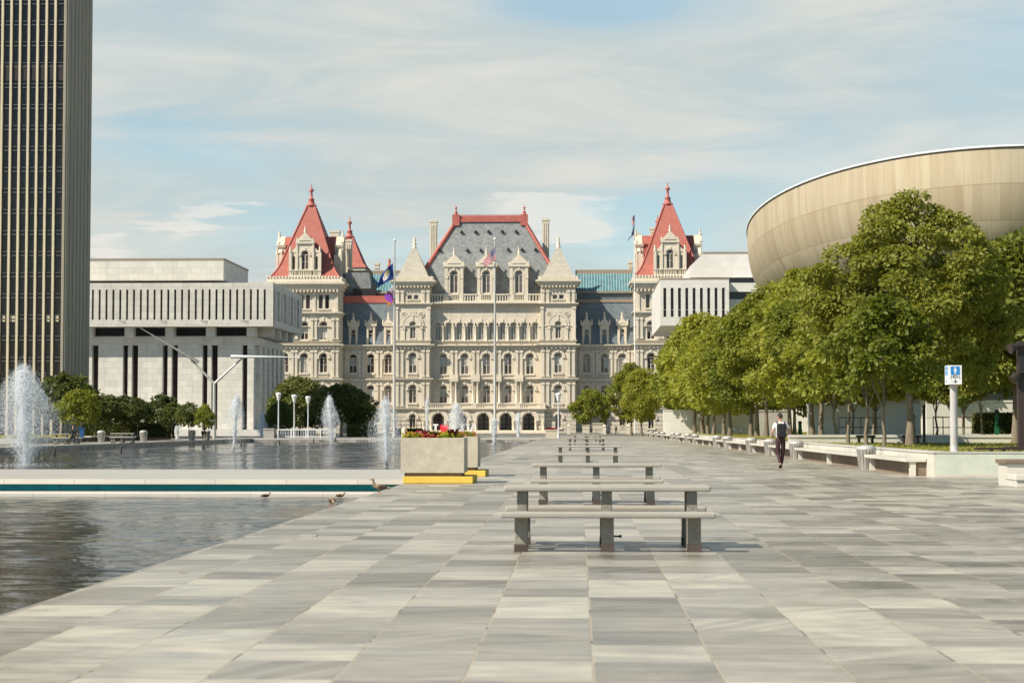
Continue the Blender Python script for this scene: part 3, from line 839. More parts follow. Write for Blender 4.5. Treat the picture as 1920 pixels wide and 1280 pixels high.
def pyramid(parent, x, y, hw, hd, z0, z1, top, fin):
    p = MB(); st = [(0, 1.0), (.03, .94), (.08, .865), (.16, .77), (1.0, top / hw)]
    for (t, k), (t2, k2) in zip(st, st[1:]):
        f = lambda q, h: top + (h - top) * (q - top / hw) / (1 - top / hw)
        p.frustum((x - f(k, hw), x + f(k, hw), y - f(k, hd), y + f(k, hd)), z0 + (z1 - z0) * t, (x - f(k2, hw), x + f(k2, hw), y - f(k2, hd), y + f(k2, hd)), z0 + (z1 - z0) * t2, cap=(t2 == 1.0))
    o = p.build('pyramid_roof', M['redtile'], parent)
    q = MB()
    for sx in (-1, 1):
        for sy in (-1, 1):
            f = lambda kk, h: top + (h - top) * (kk - top / hw) / (1 - top / hw)
            pts = [(x + sx * f(k, hw), y + sy * f(k, hd), z0 + (z1 - z0) * t) for t, k in st]
            q.tube(pts, .17, 6)
            L = Vector(pts[-1]) - Vector(pts[-2])
            for i in range(26):
                c = Vector(pts[-2]) + L * (i / 26)
                q.ball(c, .27, 5, 3)
    q.build('hip_ridge', M['redtrim'], o)
    finial_red(o, x, y, z1, fin, top * .95)
    return o

for pc in (571.0, 1257.0):
    yE = 379.4; yB = yE + 18.5
    a, b = pc - 66.5, pc + 66.5
    wp = [pc - 36.5, pc, pc + 36]
    storey(a, b, yE, wp, ZB0, cz(767), 803, 778, hw=5.5, mb=rus)
    storey(a, b, yE, wp, cz(767), Z['a1'], 755, 722, bal=1)
    storey(a, b, yE, wp, Z['a1'], Z['c0'], 698, 662.5, bal=1)
    storey(a + 1, b - 1, yE + .12, wp, Z['c0'], Z['d0'], 636, 603, hoodr=1.0)
    storey(a + 2, b - 2, yE + .25, [pc - 36.5, pc - 6, pc + 6, pc + 30, pc + 42] if pc < 900 else [pc - 42, pc - 6, pc + 6, pc + 36], Z['d0'], cz(540), 578, 552, hw=3.8, arch=False, style='plain')
    for z0, z1, pr, de in ((715, 709, .6, 0), (769, 765, .5, 0), (651, 645, .8, .8), (641, 638.5, .3, 0), (591, 585, .6, 0), (613, 610.5, .15, 0)):
        cornice(trim, cx(a), cx(b), cz(z0), cz(z1), yE, yB, pr, (1, 1), de)
    cornice(trim, cx(a + 1), cx(b - 1), cz(543), cz(528), yE, yB, 1.15, (1, 1), .75)
    trim.box(cx(a) - .45, cx(b) + .45, yE - .45, yB + .45, cz(528), cz(518.5))
    for k in range(24): trim.ball((cx(a) - .2 + k * .63, yE - .42, cz(519.2)), .26, 5, 3)
    for z0, z1 in ((707, 656), (762, 717), (636, 596)):
        for d in (-54, -18.3 - 3.6, -18.3 + 3.6, 18 - 3.6, 18 + 3.6, 54, -62, 62): pil(cx(pc + d), .5, cz(z0), cz(z1), yE, .26)
    for d in (-60, -18, 18, 60): pil(cx(pc + d), .6, cz(584), cz(546), yE + .25, .2)
    core.box(cx(a) + .01, cx(b) - .01, yE + .85, yB, ZB0, cz(540))
    flush()
    # shaded flank: shallow blind pilasters
    for xs in (cx(a), cx(b)):
        for k in range(4): trim.box(xs - .18, xs + .18, yE + 2 + k * 4.6, yE + 3.2 + k * 4.6, cz(762), cz(546))
    po = pyramid(cap, cx(pc), (yE + yB) / 2, 66 * sC, 9.2, cz(518.5), at(914, 386, yE + 9.2).z, .78, 4.9)
    zD = cz(518)
    big_dormer(cap, cx(pc), yE + .5, zD, 0)
    big_dormer(cap, cx(pc) - 6.7, (yE + yB) / 2, zD, -math.pi / 2)
    big_dormer(cap, cx(pc) + 6.7, (yE + yB) / 2, zD, math.pi / 2)
    # rear towers on the far side of the building
    yR = 428
    px2 = 655.5 if pc < 900 else 1233
    xr = at(px2, 500, yR).x
    rb = MB(); rb.box(xr - 4.0, xr + 4.0, yR - 4.0, yR + 4.0, 20, at(914, 503, yR).z)
    rb.build('rear_tower_wall', M['capitol'], cap)
    pyramid(cap, xr, yR, 4.3, 4.3, at(914, 503, yR).z, at(914, 445, yR).z, .8, 5.0)

def chimney(x0, x1, py0, py1, Y, dep=1.6):
    c = MB(); X0, X1 = at(x0, 470, Y).x, at(x1, 470, Y).x; z1, z0 = at(914, py0, Y).z, at(914, py1, Y).z
    w = X1 - X0
    c.box(X0 + .08 * w, X1 - .08 * w, Y, Y + dep, z0, z1 - .5)
    c.box(X0, X1, Y - .12, Y + dep + .12, z1 - .5, z1); c.box(X0 + .04 * w, X1 - .04 * w, Y - .07, Y + dep + .07, z1 - 1.1, z1 - .8)
    n = max(2, int(w / .42))
    for k in range(n):
        x = X0 + w * .1 + (k + .5) * w * .8 / n
        c.box(x - .11, x + .11, Y - .10, Y + .01, z0 + (z1 - z0) * .2, z1 - 1.1)
    c.box(X0, X1, Y - .15, Y + dep + .15, z0, z0 + (z1 - z0) * .14)
    c.build('chimney', M['trim'], cap)
for q in ((617, 637, 431, 530, 402), (634, 646.5, 443, 530, 394), (647, 660, 448, 512, 406), (1188, 1201.5, 438, 530, 402), (1177, 1186.5, 490, 520, 394), (1218, 1228, 427, 500, 420),
          (805, 820, 412, 500, 398), (1016, 1030.5, 410, 500, 398), (702, 711, 492, 503, 396)): chimney(*q)

# --- main roof
xm = cx(914)
rf = MB(); yr0, yr1 = yP + 1.3, yP + 5.1
zr0, zr1 = cz(566), at(914, 415, yr1).z
xa0, xb0 = cx(755), cx(1073); xa1, xb1 = at(855, 415, yr1).x, at(983, 415, yr1).x
rf.frustum((xa0, xb0, yr0, yr0 + 24), zr0, (xa1, xb1, yr1, yr1 + 12), zr1)
ro = rf.build('main_roof', M['slate'], cap)
cr = MB(); zr2 = at(914, 404.5, yr1).z
cr.box(xa1 - .3, xb1 + .3, yr1 - .35, yr1 + 12.3, zr1 - .15, zr1 + .55); cr.box(xa1, xb1, yr1 - .1, yr1 + .2, zr1 + .5, zr2)
for k in range(44): cr.box(xa1 + k * (xb1 - xa1) / 44, xa1 + (k + .5) * (xb1 - xa1) / 44, yr1 - .06, yr1 + .16, zr2, zr2 + .28)
for xx in (xa1, xb1): cr.box(xx - .75, xx + .75, yr1 - .55, yr1 + .6, zr1 - .9, zr1 + 1.4)
cr.build('ridge_cresting', M['redtrim'], ro)
hp = MB()
for a, b in ((xa0, xa1), (xb0, xb1)):
    pts = [(a, yr0, zr0), (b, yr1, zr1)]
    hp.tube(pts, .38, 6)
    for i in range(44):
        c = Vector(pts[0]).lerp(Vector(pts[1]), i / 44); hp.ball(c, .5, 5, 3)
hp.build('hip_ridge', M['redtrim'], ro)
for xx in (xa1, xb1): finial_red(ro, xx, yr1, zr1 + 1.2, 2.3, .42)
for px_, py_ in ((866, 435), (892.5, 435), (916.5, 434.5), (942, 434.5), (968, 434.5), (825.5, 470), (877, 470), (902, 470), (953.5, 469), (979, 469), (1004.5, 469)):
    t = (at(914, py_, yr0 + 4).z - zr0) / (zr1 - zr0); yv = yr0 + (yr1 - yr0) * t; x = at(px_, py_, yv).x; z = zr0 + (zr1 - zr0) * t
    v_ = MB(); v_.prism([(x - .38, z - .2), (x + .38, z - .2), (x, z + .35)], yv - .55, yv + .3)
    v_.build('roof_vent', M['black'], ro)
    st = MB(); dz = 3.6; dyv = (yr1 - yr0) / (zr1 - zr0) * dz
    st.face([(x - .36, yv - .05, z - .25), (x + .36, yv - .05, z - .25), (x + .36, yv - .05 - dyv, z - .25 - dz), (x - .36, yv - .05 - dyv, z - .25 - dz)])
    st.build('vent_flashing', M['blind'], ro)
for p in (851, 911.8, 973):
    d = MB(); x = cx(p); y = yP + .15; z0 = cz(566.9)
    k0 = cz(549) - z0
    wall_row(d, -1.9, 1.9, 0, 7.3, 0, [(0, .78, k0, k0 + 3.75, True)], .45)
    d.box(-1.89, 1.89, .5, 6.0, 0, 7.3)
    hood(d, 0, k0 + 3.75, .95, 1.3, 0, .16, 10)
    for k in (-1, 1):
        d.box(k * 1.55 - .3, k * 1.55 + .3, -.22, .02, 0, 7.0); d.box(k * 1.55 - .36, k * 1.55 + .36, -.3, .02, 4.9, 5.5); d.box(k * 1.0 - .16, k * 1.0 + .16, -.14, .02, k0, 5.3)
        d.lathe([(.2, 7.7), (.25, 8.0), (.1, 8.2), (.02, 8.5)], k * 1.95, 0, 6)
    d.box(-2.15, 2.15, -.4, 6.1, 7.3, 7.7); d.prism([(-2.3, 7.7), (2.3, 7.7), (0, 9.95)], -.35, 6.3); d.prism([(-1.35, 7.95), (1.35, 7.95), (0, 9.3)], -.46, -.34)
    d.lathe([(.26, 9.8), (.32, 10.2), (.12, 10.4), (.2, 10.8), (.04, 11.4)], 0, 0, 8)
    d.box(-1.95, 1.95, -.55, .0, -.0, .25); d.box(-1.95, -1.0, -.5, .0, .25, 1.7); d.box(1.0, 1.95, -.5, .0, .25, 1.7)
    do = d.build('roof_dormer', M['trim'], cap, loc=(x, y, z0))
    bl = MB(); balusters(bl, x - .98, x + .98, z0 + .26, z0 + 1.68, y - .5, .36, .3); bl.build('balustrade', M['trim'], do)
    mp, mf = window_mesh(.78, 3.75, True, M['glass'], 'cross')
    for nm, me in (('window', mp), ('window_frame', mf)):
        w = bpy.data.objects.new(nm, me); COL.objects.link(w); w.parent = do; w.location = (0, .42, k0)
# small red lantern behind the left wing
lp = MB(); xl = at(730, 500, 400).x; zl0 = at(914, 520, 400).z
lp.lathe([(1.2, zl0 - 2), (1.0, zl0), (.45, zl0 + 1.3), (.3, zl0 + 2.2), (.5, zl0 + 2.5), (.25, zl0 + 2.8), (.35, zl0 + 3.6), (.08, zl0 + 4.2)], xl, 400, 8)
lp.build('roof_finial', M['redtrim'], cap)

flush(); trim.build('stone_trim', M['trim'], cap); core.build('wall_core', M['capitol'], cap)
for (x, y, z, hw, h, arch, mg, style, bl) in WIN: window(cap, x, y, z, hw, h, arch, mg, style, bl and hw > .6)
# ---------------------------------------------------------------- white cantilevered office building, left
def office(name, label, xc, yf, yb, width, sgn, ztop, slit_px):
    """xc = X of the corner nearest the plaza axis; sgn = -1 extends to -X, +1 to +X"""
    b = thing(name, label, 'building', (xc, yf, 0))
    k = yf / F
    zz = lambda py: at(960, py, yf).z
    X = lambda d: xc + sgn * d            # distance from the corner away from the axis
    def bx(mb, d0, d1, y0, y1, z0, z1): mb.box(min(X(d0), X(d1)), max(X(d0), X(d1)), y0, y1, z0, z1)
    return b, zz, X, bx

LY = 285.0
lx = at(512.5, 560, LY).x
lob, zz, LX, bx = office('office_building', 'low white marble office building with a slit-windowed overhanging top storey beside the dark tower', lx, LY, 316, 60, -1, 23, 13.1)
LB = 315.0; kL = LY / F; WL = 62.0
zt, zb, zs1, zs0 = zz(528.5), zz(610.5), zz(541), zz(598)
top = MB()
pitch_ = 13.1 * kL; hw = 2.0 * kL
xs = [lx - (513 - 496.5) * kL - i * pitch_ for i in range(int(WL / pitch_) - 1)]
wall_row(top, lx - WL, lx, zb, zt, LY, [(x, hw, zs0, zs1, False) for x in xs], .6)
top.face([(lx - WL, LY, zt), (lx, LY, zt), (lx, LB, zt), (lx - WL, LB, zt)]); top.face([(lx - WL, LY, zb), (lx, LY, zb), (lx, LB, zb), (lx - WL, LB, zb)])
# flank facing the axis: tall louvred openings
ys = []
yy = LY + 1.6
def flank(mb, x, y0, y1, z0, z1, holes, dep):
    """wall in the YZ plane with rectangular openings (ya,yb,za,zb)"""
    c = y0
    for (ya, yb_, za, zb_) in holes:
        f = lambda a, b_, e, d: mb.face([(x, a, e), (x, b_, e), (x, b_, d), (x, a, d)])
        f(c, ya, z0, z1); f(ya, yb_, z0, za); f(ya, yb_, zb_, z1)
        for yv in (ya, yb_): mb.face([(x, yv, za), (x - dep, yv, za), (x - dep, yv, zb_), (x, yv, zb_)])
        for zv in (za, zb_): mb.face([(x, ya, zv), (x, yb_, zv), (x - dep, yb_, zv), (x - dep, ya, zv)])
        c = yb_
    mb.face([(x, c, z0), (x, y1, z0), (x, y1, z1), (x, c, z1)])
hol = []
for i, (a, w) in enumerate(((1.0, .5), (2.2, .5), (4.0, 2.2), (7.6, .5), (9.0, .5), (10.6, 2.4), (14.4, .5), (15.8, .5), (17.4, 2.4), (21.2, .5), (22.6, .5), (24.2, 2.4), (28.0, .5))):
    hol.append((LY + a, LY + a + w, zs0, zs1))
flank(top, lx, LY, LB, zb, zt, hol, .7)
tp = top.build('top_storey', M['marble'], lob)
for x in xs[:46]:
    s_ = MB(); s_.box(x - hw - .02, x + hw + .02, LY + .5, LY + .58, zs0 - .01, zs1 + .01); s_.build('slit_window', M['slit'], lob)
sl_ = MB()
for (a, b_, za, z1) in hol: sl_.box(lx - .66, lx - .58, a, b_, za, z1)
for (a, b_, za, z1) in hol:
    if b_ - a > 1: sl_.box(lx - .57, lx - .3, (a + b_) / 2 - .12, (a + b_) / 2 + .12, za + .01, z1 - .01)
sl_.build('flank_window', M['marble2'], lob)
# penthouse
ph = MB(); py_ = LY + 9; xr = at(419, 505, py_).x
zp1, zp0 = at(960, 485, py_).z, at(960, 526, py_).z
ph.box(xr - 60, xr, py_, py_ + 22, zp0 + .2, zp1)
pho = ph.build('penthouse', M['marble'], lob)
pr = MB(); pr.box(xr - 59, xr - 1.4, py_ + 1.6, py_ + 20, zt + .01, zp0 + .19); pr.build('recess', M['slit'], pho)
ed = MB(); ed.box(xr - 60.1, xr + .1, py_ - .1, py_ + 22.1, zp1 + .002, zp1 + .25); ed.build('roof_edge', M['brownband'], pho)
# underside: window band, brackets, architrave
fd = 2.8                                   # the shaft stands this far behind the overhang
yS = LY + fd; xS = at(476, 640, yS).x
za1, za0 = at(960, 629, yS).z, at(960, 646, yS).z
wb = MB(); wb.box(lx - WL + 2, xS - .3, yS + .35, LB - 4, za1, zb - .01); wb.build('window_band', M['slit'], lob)
bp_ = 77.8 * kL; bx0 = at(470, 620, LY + 1).x
for i in range(7):
    x = bx0 - i * bp_
    if x > lx - WL + 3:
        br = MB(); br.box(x - .66, x + .66, LY + 1.2, yS + 1.0, at(960, 630, LY + 1.2).z, zb - .012); br.build('bracket', M['marble'], lob)
        n_ = MB(); n_.prism([(x - 1.5, zb + .9), (x - .2, zb + .9), (x - .2, zb + .35)], LY - .02, LY - .004); n_.build('notch_shade', M['concrete'], lob)  # flat dark wedge: the notch's shade put into the colour
for j in range(4):
    y = LY + 5 + j * 6.6
    br = MB(); br.box(xS - .5, lx - .7, y - .5, y + .5, at(960, 630, yS).z + .02, zb - .014); br.build('bracket', M['marble'], lob)
sh = MB()
sh.box(lx - WL + 1, xS, yS, LB - 2.5, za0, za1 - .002)                   # architrave
xp = xS - (476 - 465) * yS / F
def shaft(mb, x0, x1): mb.box(x0, x1, yS, yS + 2.0, -.3, za0 - .002)
sw = MB()
x = xS
shaft(sh, xS - 1.0, xS)
x = xS - 1.0
i = 0
while x > lx - WL + 6:
    # slit, wide panel, slit, narrow pier
    x -= .78
    shaft(sh, x - 3.85, x); x -= 3.85
    x -= .98
    shaft(sh, x - .62, x); x -= .62
    i += 1
sh.box(lx - WL + 1.2, xS - .02, yS + 2.0, LB - 3, -.3, za0 - .004)
sho = sh.build('shaft_wall', M['marble'], lob)
sb = MB(); sb.box(lx - WL + 2, xS - 1.0, yS + 1.2, yS + 1.35, 0, za0 - .003); sb.build('shaft_glazing', M['slit2'], lob)
fl = MB()                                   # blind piers on the flank
for j in range(6):
    y = yS + 2.4 + j * 4.4
    fl.box(xS - .02, xS + .55, y, y + 2.6, -.3, za0 - .006)
fl.box(xS - .02, xS + .6, yS + .0, LB - 2.5, za0 - .004, za1 - .2)
fl.build('flank_pier', M['marble'], lob)
bs = MB(); bs.box(lx - WL, lx + 2, LY - 6, LY + 33, -.2, .9); bs.build('terrace_base', M['marble2'], lob)

# ---------------------------------------------------------------- its twin on the right, half hidden by trees
RY = 270.0; kR = RY / F
rx = at(1238, 560, RY).x
job = thing('courthouse', 'white marble office building with nine dark vertical slits above the right row of trees', 'building', (rx, RY, 0))
z1, z0 = at(960, 524.5, RY).z, at(960, 611, RY).z; s1, s0 = at(960, 540.5, RY).z, at(960, 594.5, RY).z
t2 = MB(); xe = at(1367, 560, RY).x
xs = [at(1246.6 + 13.72 * i, 560, RY).x for i in range(9)]
wall_row(t2, rx, xe, z0, z1, RY, [(x, 2.75 * kR, s0, s1, False) for x in xs], .6)
t2.box(rx + .01, xe - .01, RY + .75, RY + 32, z0, z1 - .02)
t2.face([(rx, RY, z1), (xe, RY, z1), (xe, RY + 32, z1), (rx, RY + 32, z1)])
t2.build('top_storey', M['marble2'], job)
for x in xs:
    s_ = MB(); s_.box(x - 2.75 * kR - .02, x + 2.75 * kR + .02, RY + .5, RY + .56, s0, s1); s_ = s_.build('slit_window', M['slit2'], job)
    q = MB(); q.box(x - 2.7 * kR, x + 2.7 * kR, RY + .38, RY + .48, s0 + 1.0, s0 + 1.1); q.build('transom', M['frame'], s_)
ed = MB(); ed.box(rx - .06, xe + .06, RY - .06, RY + 32, z1 + .003, z1 + .16); ed.build('roof_edge', M['brownband'], job)
w2 = MB(); w2.box(xe + .003, xe + 30, RY + 3, RY + 30, at(960, 548, RY + 3).z, z1 - .3); w2.box(xe + .003, xe + 30, RY + 3, RY + 30, 0, at(960, 562, RY + 3).z)
w2.build('side_wing', M['marble2'], job)
wg = MB(); wg.box(xe + .01, xe + 30, RY + 3.6, RY + 29, at(960, 562, RY + 3).z - .1, at(960, 548, RY + 3).z + .1); wg.build('window_band', M['slit'], job)
pY = RY + 8; p2 = MB(); a0, a1 = at(1294, 500, pY).x, at(1460, 500, pY).x; zq1, zq0 = at(960, 476, pY).z, at(960, 521, pY).z
p2.prism([(a0, zq0), (a1, zq0), (a1, zq1), (a0 + 2.0, zq1), (a0, zq1 - 1.9)], pY, pY + 20)
po = p2.build('penthouse', M['marble2'], job)
e2 = MB(); e2.box(a0 + 1.95, a1, pY - .08, pY + 20, zq1 + .003, zq1 + .2); e2.build('roof_edge', M['brownband'], po)
r2 = MB(); r2.box(a0 + 1.2, a1, pY + .9, pY + 19, z1 + .02, zq0 - .003); r2.build('recess', M['slit'], po)
u2 = MB(); u2.box(rx + 5, xe + 30, RY + 4, RY + 30, 0, z0 - .01); u2.build('shaft_wall', M['marble'], job)

# ---------------------------------------------------------------- dark ribbed tower
TY = 215.0; kT = TY / F
tx = at(121, 400, TY).x; tw_ = 34.0; tyb = TY * (1085 - 121) / (1085 - 168.5)
tow = thing('office_tower', 'tall dark glass tower with pale vertical mullions and a ribbed concrete flank', 'building', (tx, TY, 0))
HT = 62.0
M['spandrel'] = plain('dark_spandrel_metal', (.13, .115, .10), .4, .5, metal=.3)
gl = MB(); gl.box(tx - tw_, tx - .5, TY + .55, TY + .6, 0, HT - 1); gl.build('curtain_glass', M['towerglass'], tow)
bd = MB(); bd.box(tx - tw_, tx - .02, TY + .7, tyb, -.2, HT); bd.build('tower_body', M['towercon'], tow)
mp = 17.0 * kT; n = int(tw_ / mp)
mm = MB(); mm.box(-.13, .13, -.34, .0, 0, HT - .4)
mmesh = mm.mesh('mullion', M['mull'])
for i in range(n):
    x = tx - .35 - i * mp if i else tx - .22
    o = bpy.data.objects.new('mullion', mmesh); COL.objects.link(o); o.parent = tow; o.location = (x - tx, .55, 0)
cap_ = MB(); cap_.box(tx - tw_, tx, TY - .1, TY + .65, HT - 1, HT); cap_.build('parapet', M['mull'], tow)
sp_ = MB()
fh = 40.2 * kT
z = 4.0; k = 0
SPZ = []
while z < HT - 2:
    sp_.m = 0
    sp_.box(tx - tw_, tx - .05, TY + .36, TY + .54, z, z + .10); sp_.box(tx - tw_, tx - .05, TY + .36, TY + .54, z + .46, z + .54)
    SPZ.append(z); z += fh; k += 1
sp_.build('floor_edge', M['spandrel'], tow)
zl = at(60, 596, TY).z
rnd = random.Random(4)
for i in range(n - 1):
    if rnd.random() < .55:
        x = tx - .35 - (i + .5) * mp; w = mp * (.18 + .2 * rnd.random()); o_ = rnd.uniform(-.1, .1)
        du = MB(); du.box(x - w + o_, x + w + o_, TY + .42, TY + .52, zl - .4, zl + .32); du.build('lit_blind', M['mull'], tow)
db = MB()
zd = at(60, 133, TY).z
db.box(tx - tw_, tx - .06, TY + .40, TY + .53, zd - 1.1, zd + .8); db.build('plant_floor', M['black'], tow)
rb = MB()
nr = 7; L = tyb - TY
for i in range(nr):
    y0 = TY + .0 + i * L / nr
    rb.box(tx - .3, tx + .16, y0 + .12, y0 + L / nr - .12, -.2, HT)
rb.box(tx - .25, tx - .021, TY + .02, tyb, -.19, HT - .02)
rb.build('flank_rib', M['towercon'], tow)

# ---------------------------------------------------------------- egg-shaped concrete theatre
EH = 20.0
EC = Vector((40.94, 192.8)); EA, EB, ER = 22.72, 68.98, -.1773
def egg_pt(a, k):
    u, v = EA * k * math.cos(a), (EB - EA * (1 - k)) * math.sin(a)
    return (EC.x + u * math.cos(ER) - v * math.sin(ER), EC.y + u * math.sin(ER) + v * math.cos(ER))
egg = thing('bowl_theatre', 'huge tan concrete bowl-shaped theatre rising behind the right trees', 'building', (EC.x, EC.y, 0))
m, nt, b_, _ = new_mat('board_marked_concrete'); g = G(nt)
uv = g.n('ShaderNodeUVMap'); uu, vv, _z = g.xyz(uv.outputs[0])
wnb = g.n('ShaderNodeTexWhiteNoise', noise_dimensions='2D'); g.l(g.vec(g.math('FLOOR', g.math('MULTIPLY', uu, 1.6)), g.math('FLOOR', g.math('MULTIPLY', vv, .42)), 0.0), wnb.inputs[0])
fr = g.math('FRACT', g.math('MULTIPLY', uu, 1.6)); fb = g.math('FRACT', g.math('MULTIPLY', vv, .42))
wide = g.noise(g.vec(g.math('MULTIPLY', uu, .5), g.math('MULTIPLY', vv, .12), 0.0), .5, 5, .6)
band = g.n('ShaderNodeTexWhiteNoise', noise_dimensions='1D'); g.l(g.math('FLOOR', g.math('MULTIPLY', vv, .42)), band.inputs['W'])
t = g.math('ADD', g.math('ADD', g.math('MULTIPLY', wnb.outputs[0], .22), g.math('MULTIPLY', wide, .5)), g.math('MULTIPLY', band.outputs[0], .28))
c = g.ramp(t, [(.2, (.35, .285, .195)), (.5, (.45, .38, .27)), (.8, (.54, .47, .35))])
c = g.mix(g.mapr(fr, .0, .09, .35, 0), c, (.26, .19, .11))
c = g.mix(g.mapr(fb, .0, .05, .55, 0), c, (.24, .18, .11))
stv = g.noise(g.vec(g.math('MULTIPLY', uu, 1.3), g.math('MULTIPLY', vv, .10), 4.0), 1.3, 5, .65)
c = g.mix(g.mapr(stv, .48, .75, 0, .6), c, (.30, .215, .12))
g.l(c, b_.inputs['Base Color']); b_.inputs['Roughness'].default_value = .85; b_.inputs['Specular IOR Level'].default_value = .2
g.bump(fr, b_, .25, .03)
M['egg'] = m
NA, NZ = 144, 20; DEP = 11.5
sh = MB(); sh.smooth = True
rows = []
for j in range(NZ + 1):
    z = EH - DEP * .97 * j / NZ
    k = max(.05, (1 - ((EH - z) / DEP) ** 3.0)) ** .5
    rows.append([(*egg_pt(2 * math.pi * i / NA, k), z) for i in range(NA)])
sh.grid(rows, True)
so_ = sh.build('bowl_shell', M['egg'], egg)
uvl = so_.data.uv_layers.new(name='UVMap')
cum = [0]
for i in range(NA):
    p, q = Vector(egg_pt(2 * math.pi * i / NA, 1)), Vector(egg_pt(2 * math.pi * (i + 1) / NA, 1)); cum.append(cum[-1] + (q - p).length)
for p in so_.data.polygons:
    fi = p.index; j, i = divmod(fi, NA)
    for li, (ii, jj) in zip(p.loop_indices, ((i, j), (i + 1, j), (i + 1, j + 1), (i, j + 1))):
        uvl.data[li].uv = (cum[ii], DEP * .97 * jj / NZ)
rm = MB(); rm.smooth = True
prof = [(1.0, EH - .0), (1.004, EH), (1.004, EH + .13), (.99, EH + .19), (.93, EH + .24), (.80, EH + .38), (.5, EH + .42), (.02, EH + .46)]
rm.grid([[(*egg_pt(2 * math.pi * i / NA, k), z) for i in range(NA)] for k, z in prof], True)
rm.build('white_roof', M['white'], egg)
de = MB(); de.smooth = True
de.grid([[(*egg_pt(2 * math.pi * i / NA, k), z) for i in range(NA)] for k, z in ((1.001, EH - .05), (1.0035, EH - .045), (1.0035, EH + .02), (1.001, EH + .03))], True)
de.build('roof_edge', M['brownmetal'], egg)
pd = MB(); pd.lathe([(14, 0), (11, 3), (10.5, 7)], EC.x, EC.y, 32); pd.build('pedestal', M['towercon'], egg)

# ---------------------------------------------------------------- walls and railings behind the right trees
def wall_block(name, label, x0, x1, y0, y1, z0, z1, m, cat='wall', cop=True):
    t = thing(name, label, cat, ((x0 + x1) / 2, y0, z0))
    b = MB(); b.box(x0, x1, y0, y1, z0, z1); b.build('wall_body', m, t)
    if cop:
        c = MB(); c.box(x0 - .04, x1 + .04, y0 - .05, y1 + .05, z1 + .002, z1 + .12); c.build('wall_coping', m, t)
    return t
BX = 9.78
wall_block('podium_wall', 'tall pale marble wall behind the sign pole, topped by the tree crowns', at(1738, 790, 114).x, 48, 114, 116, .6, at(1738, 754, 114).z, M['marble'])
wall_block('podium_wall', 'long pale stone wall seen between the trunks, left of the tallest tree', at(1520, 790, 128).x, at(1741, 790, 128).x, 128, 130, .6, at(1640, 760, 128).z, M['marble2'])
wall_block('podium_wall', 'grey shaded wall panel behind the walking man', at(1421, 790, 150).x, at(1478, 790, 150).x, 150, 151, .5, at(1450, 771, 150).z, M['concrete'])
wall_block('podium_wall', 'white wall with a blue-grey base seen between the far trunks', at(1245, 790, 215).x, at(1420, 790, 215).x, 215, 217, .3, at(1300, 770, 215).z, M['marble2'])
wall_block('retaining_wall', 'low pale retaining wall running behind the lawn and the trunks', at(1480, 830, 88).x, 46, 88, 88.5, .5, at(1700, 819.5, 88).z, M['marblewhite'])
tr_ = sheet('upper_lawn', at(1480, 830, 88).x, 60, 88.5, 128, at(1700, 820.5, 88).z - .12, M['lawn'])

def railing(label, x0, x1, y, z0, h, m, n, posts=None):
    t = thing('railing', label, 'railing', (x0, y, z0))
    b = MB()
    for zz_ in (h, h * .5): b.tube([(x0, y, z0 + zz_), (x1, y, z0 + zz_)], .028, 6)
    b.build('rail', m, t)
    for i in range(n + 1):
        p = MB(); x = x0 + (x1 - x0) * i / n; p.tube([(x, y, z0), (x, y, z0 + h)], .03, 6); p.build('post', m, t)
    return t
zr = at(1700, 820.5, 88).z - .1
railing('rusty metal railing on the lawn behind the sign pole', at(1750, 810, 103).x, at(1860, 810, 103).x, 103, zr, 1.15, M['rust'], 6)
railing('dark metal railing seen between the slim trunks left of the tallest tree', at(1573, 805, 112).x, at(1655, 805, 112).x, 112, zr, 1.15, M['rust'], 6)

def green_post(label, px, y, top):
    x = at(px, 800, y).x; zt = at(px, top, y).z
    t = thing('vent_post', label, 'post', (x, y, zr))
    w = 3.6 * y / F
    b = MB(); b.box(x - w, x + w, y - w, y + w, zr, zr + (zt - zr) * .42); b.box(x - w * .8, x + w * .8, y - w * .8, y + w * .8, zr + (zt - zr) * .42, zt - .18)
    b.build('post_body', M['green'], t)
    c = MB(); c.frustum((x - w, x + w, y - w, y + w), zt - .18, (x - w * .7, x + w * .7, y - w * .7, y + w * .7), zt); c.build('post_cap', M['black'], t)
green_post('green square post with black cap in front of the clipped hedge', 1869, 92, 768)
green_post('green square post in front of the pale wall, right of the tallest trunk', 1712, 108, 776)
green_post('green square post between trunks just behind the walking man', 1500, 140, 789)
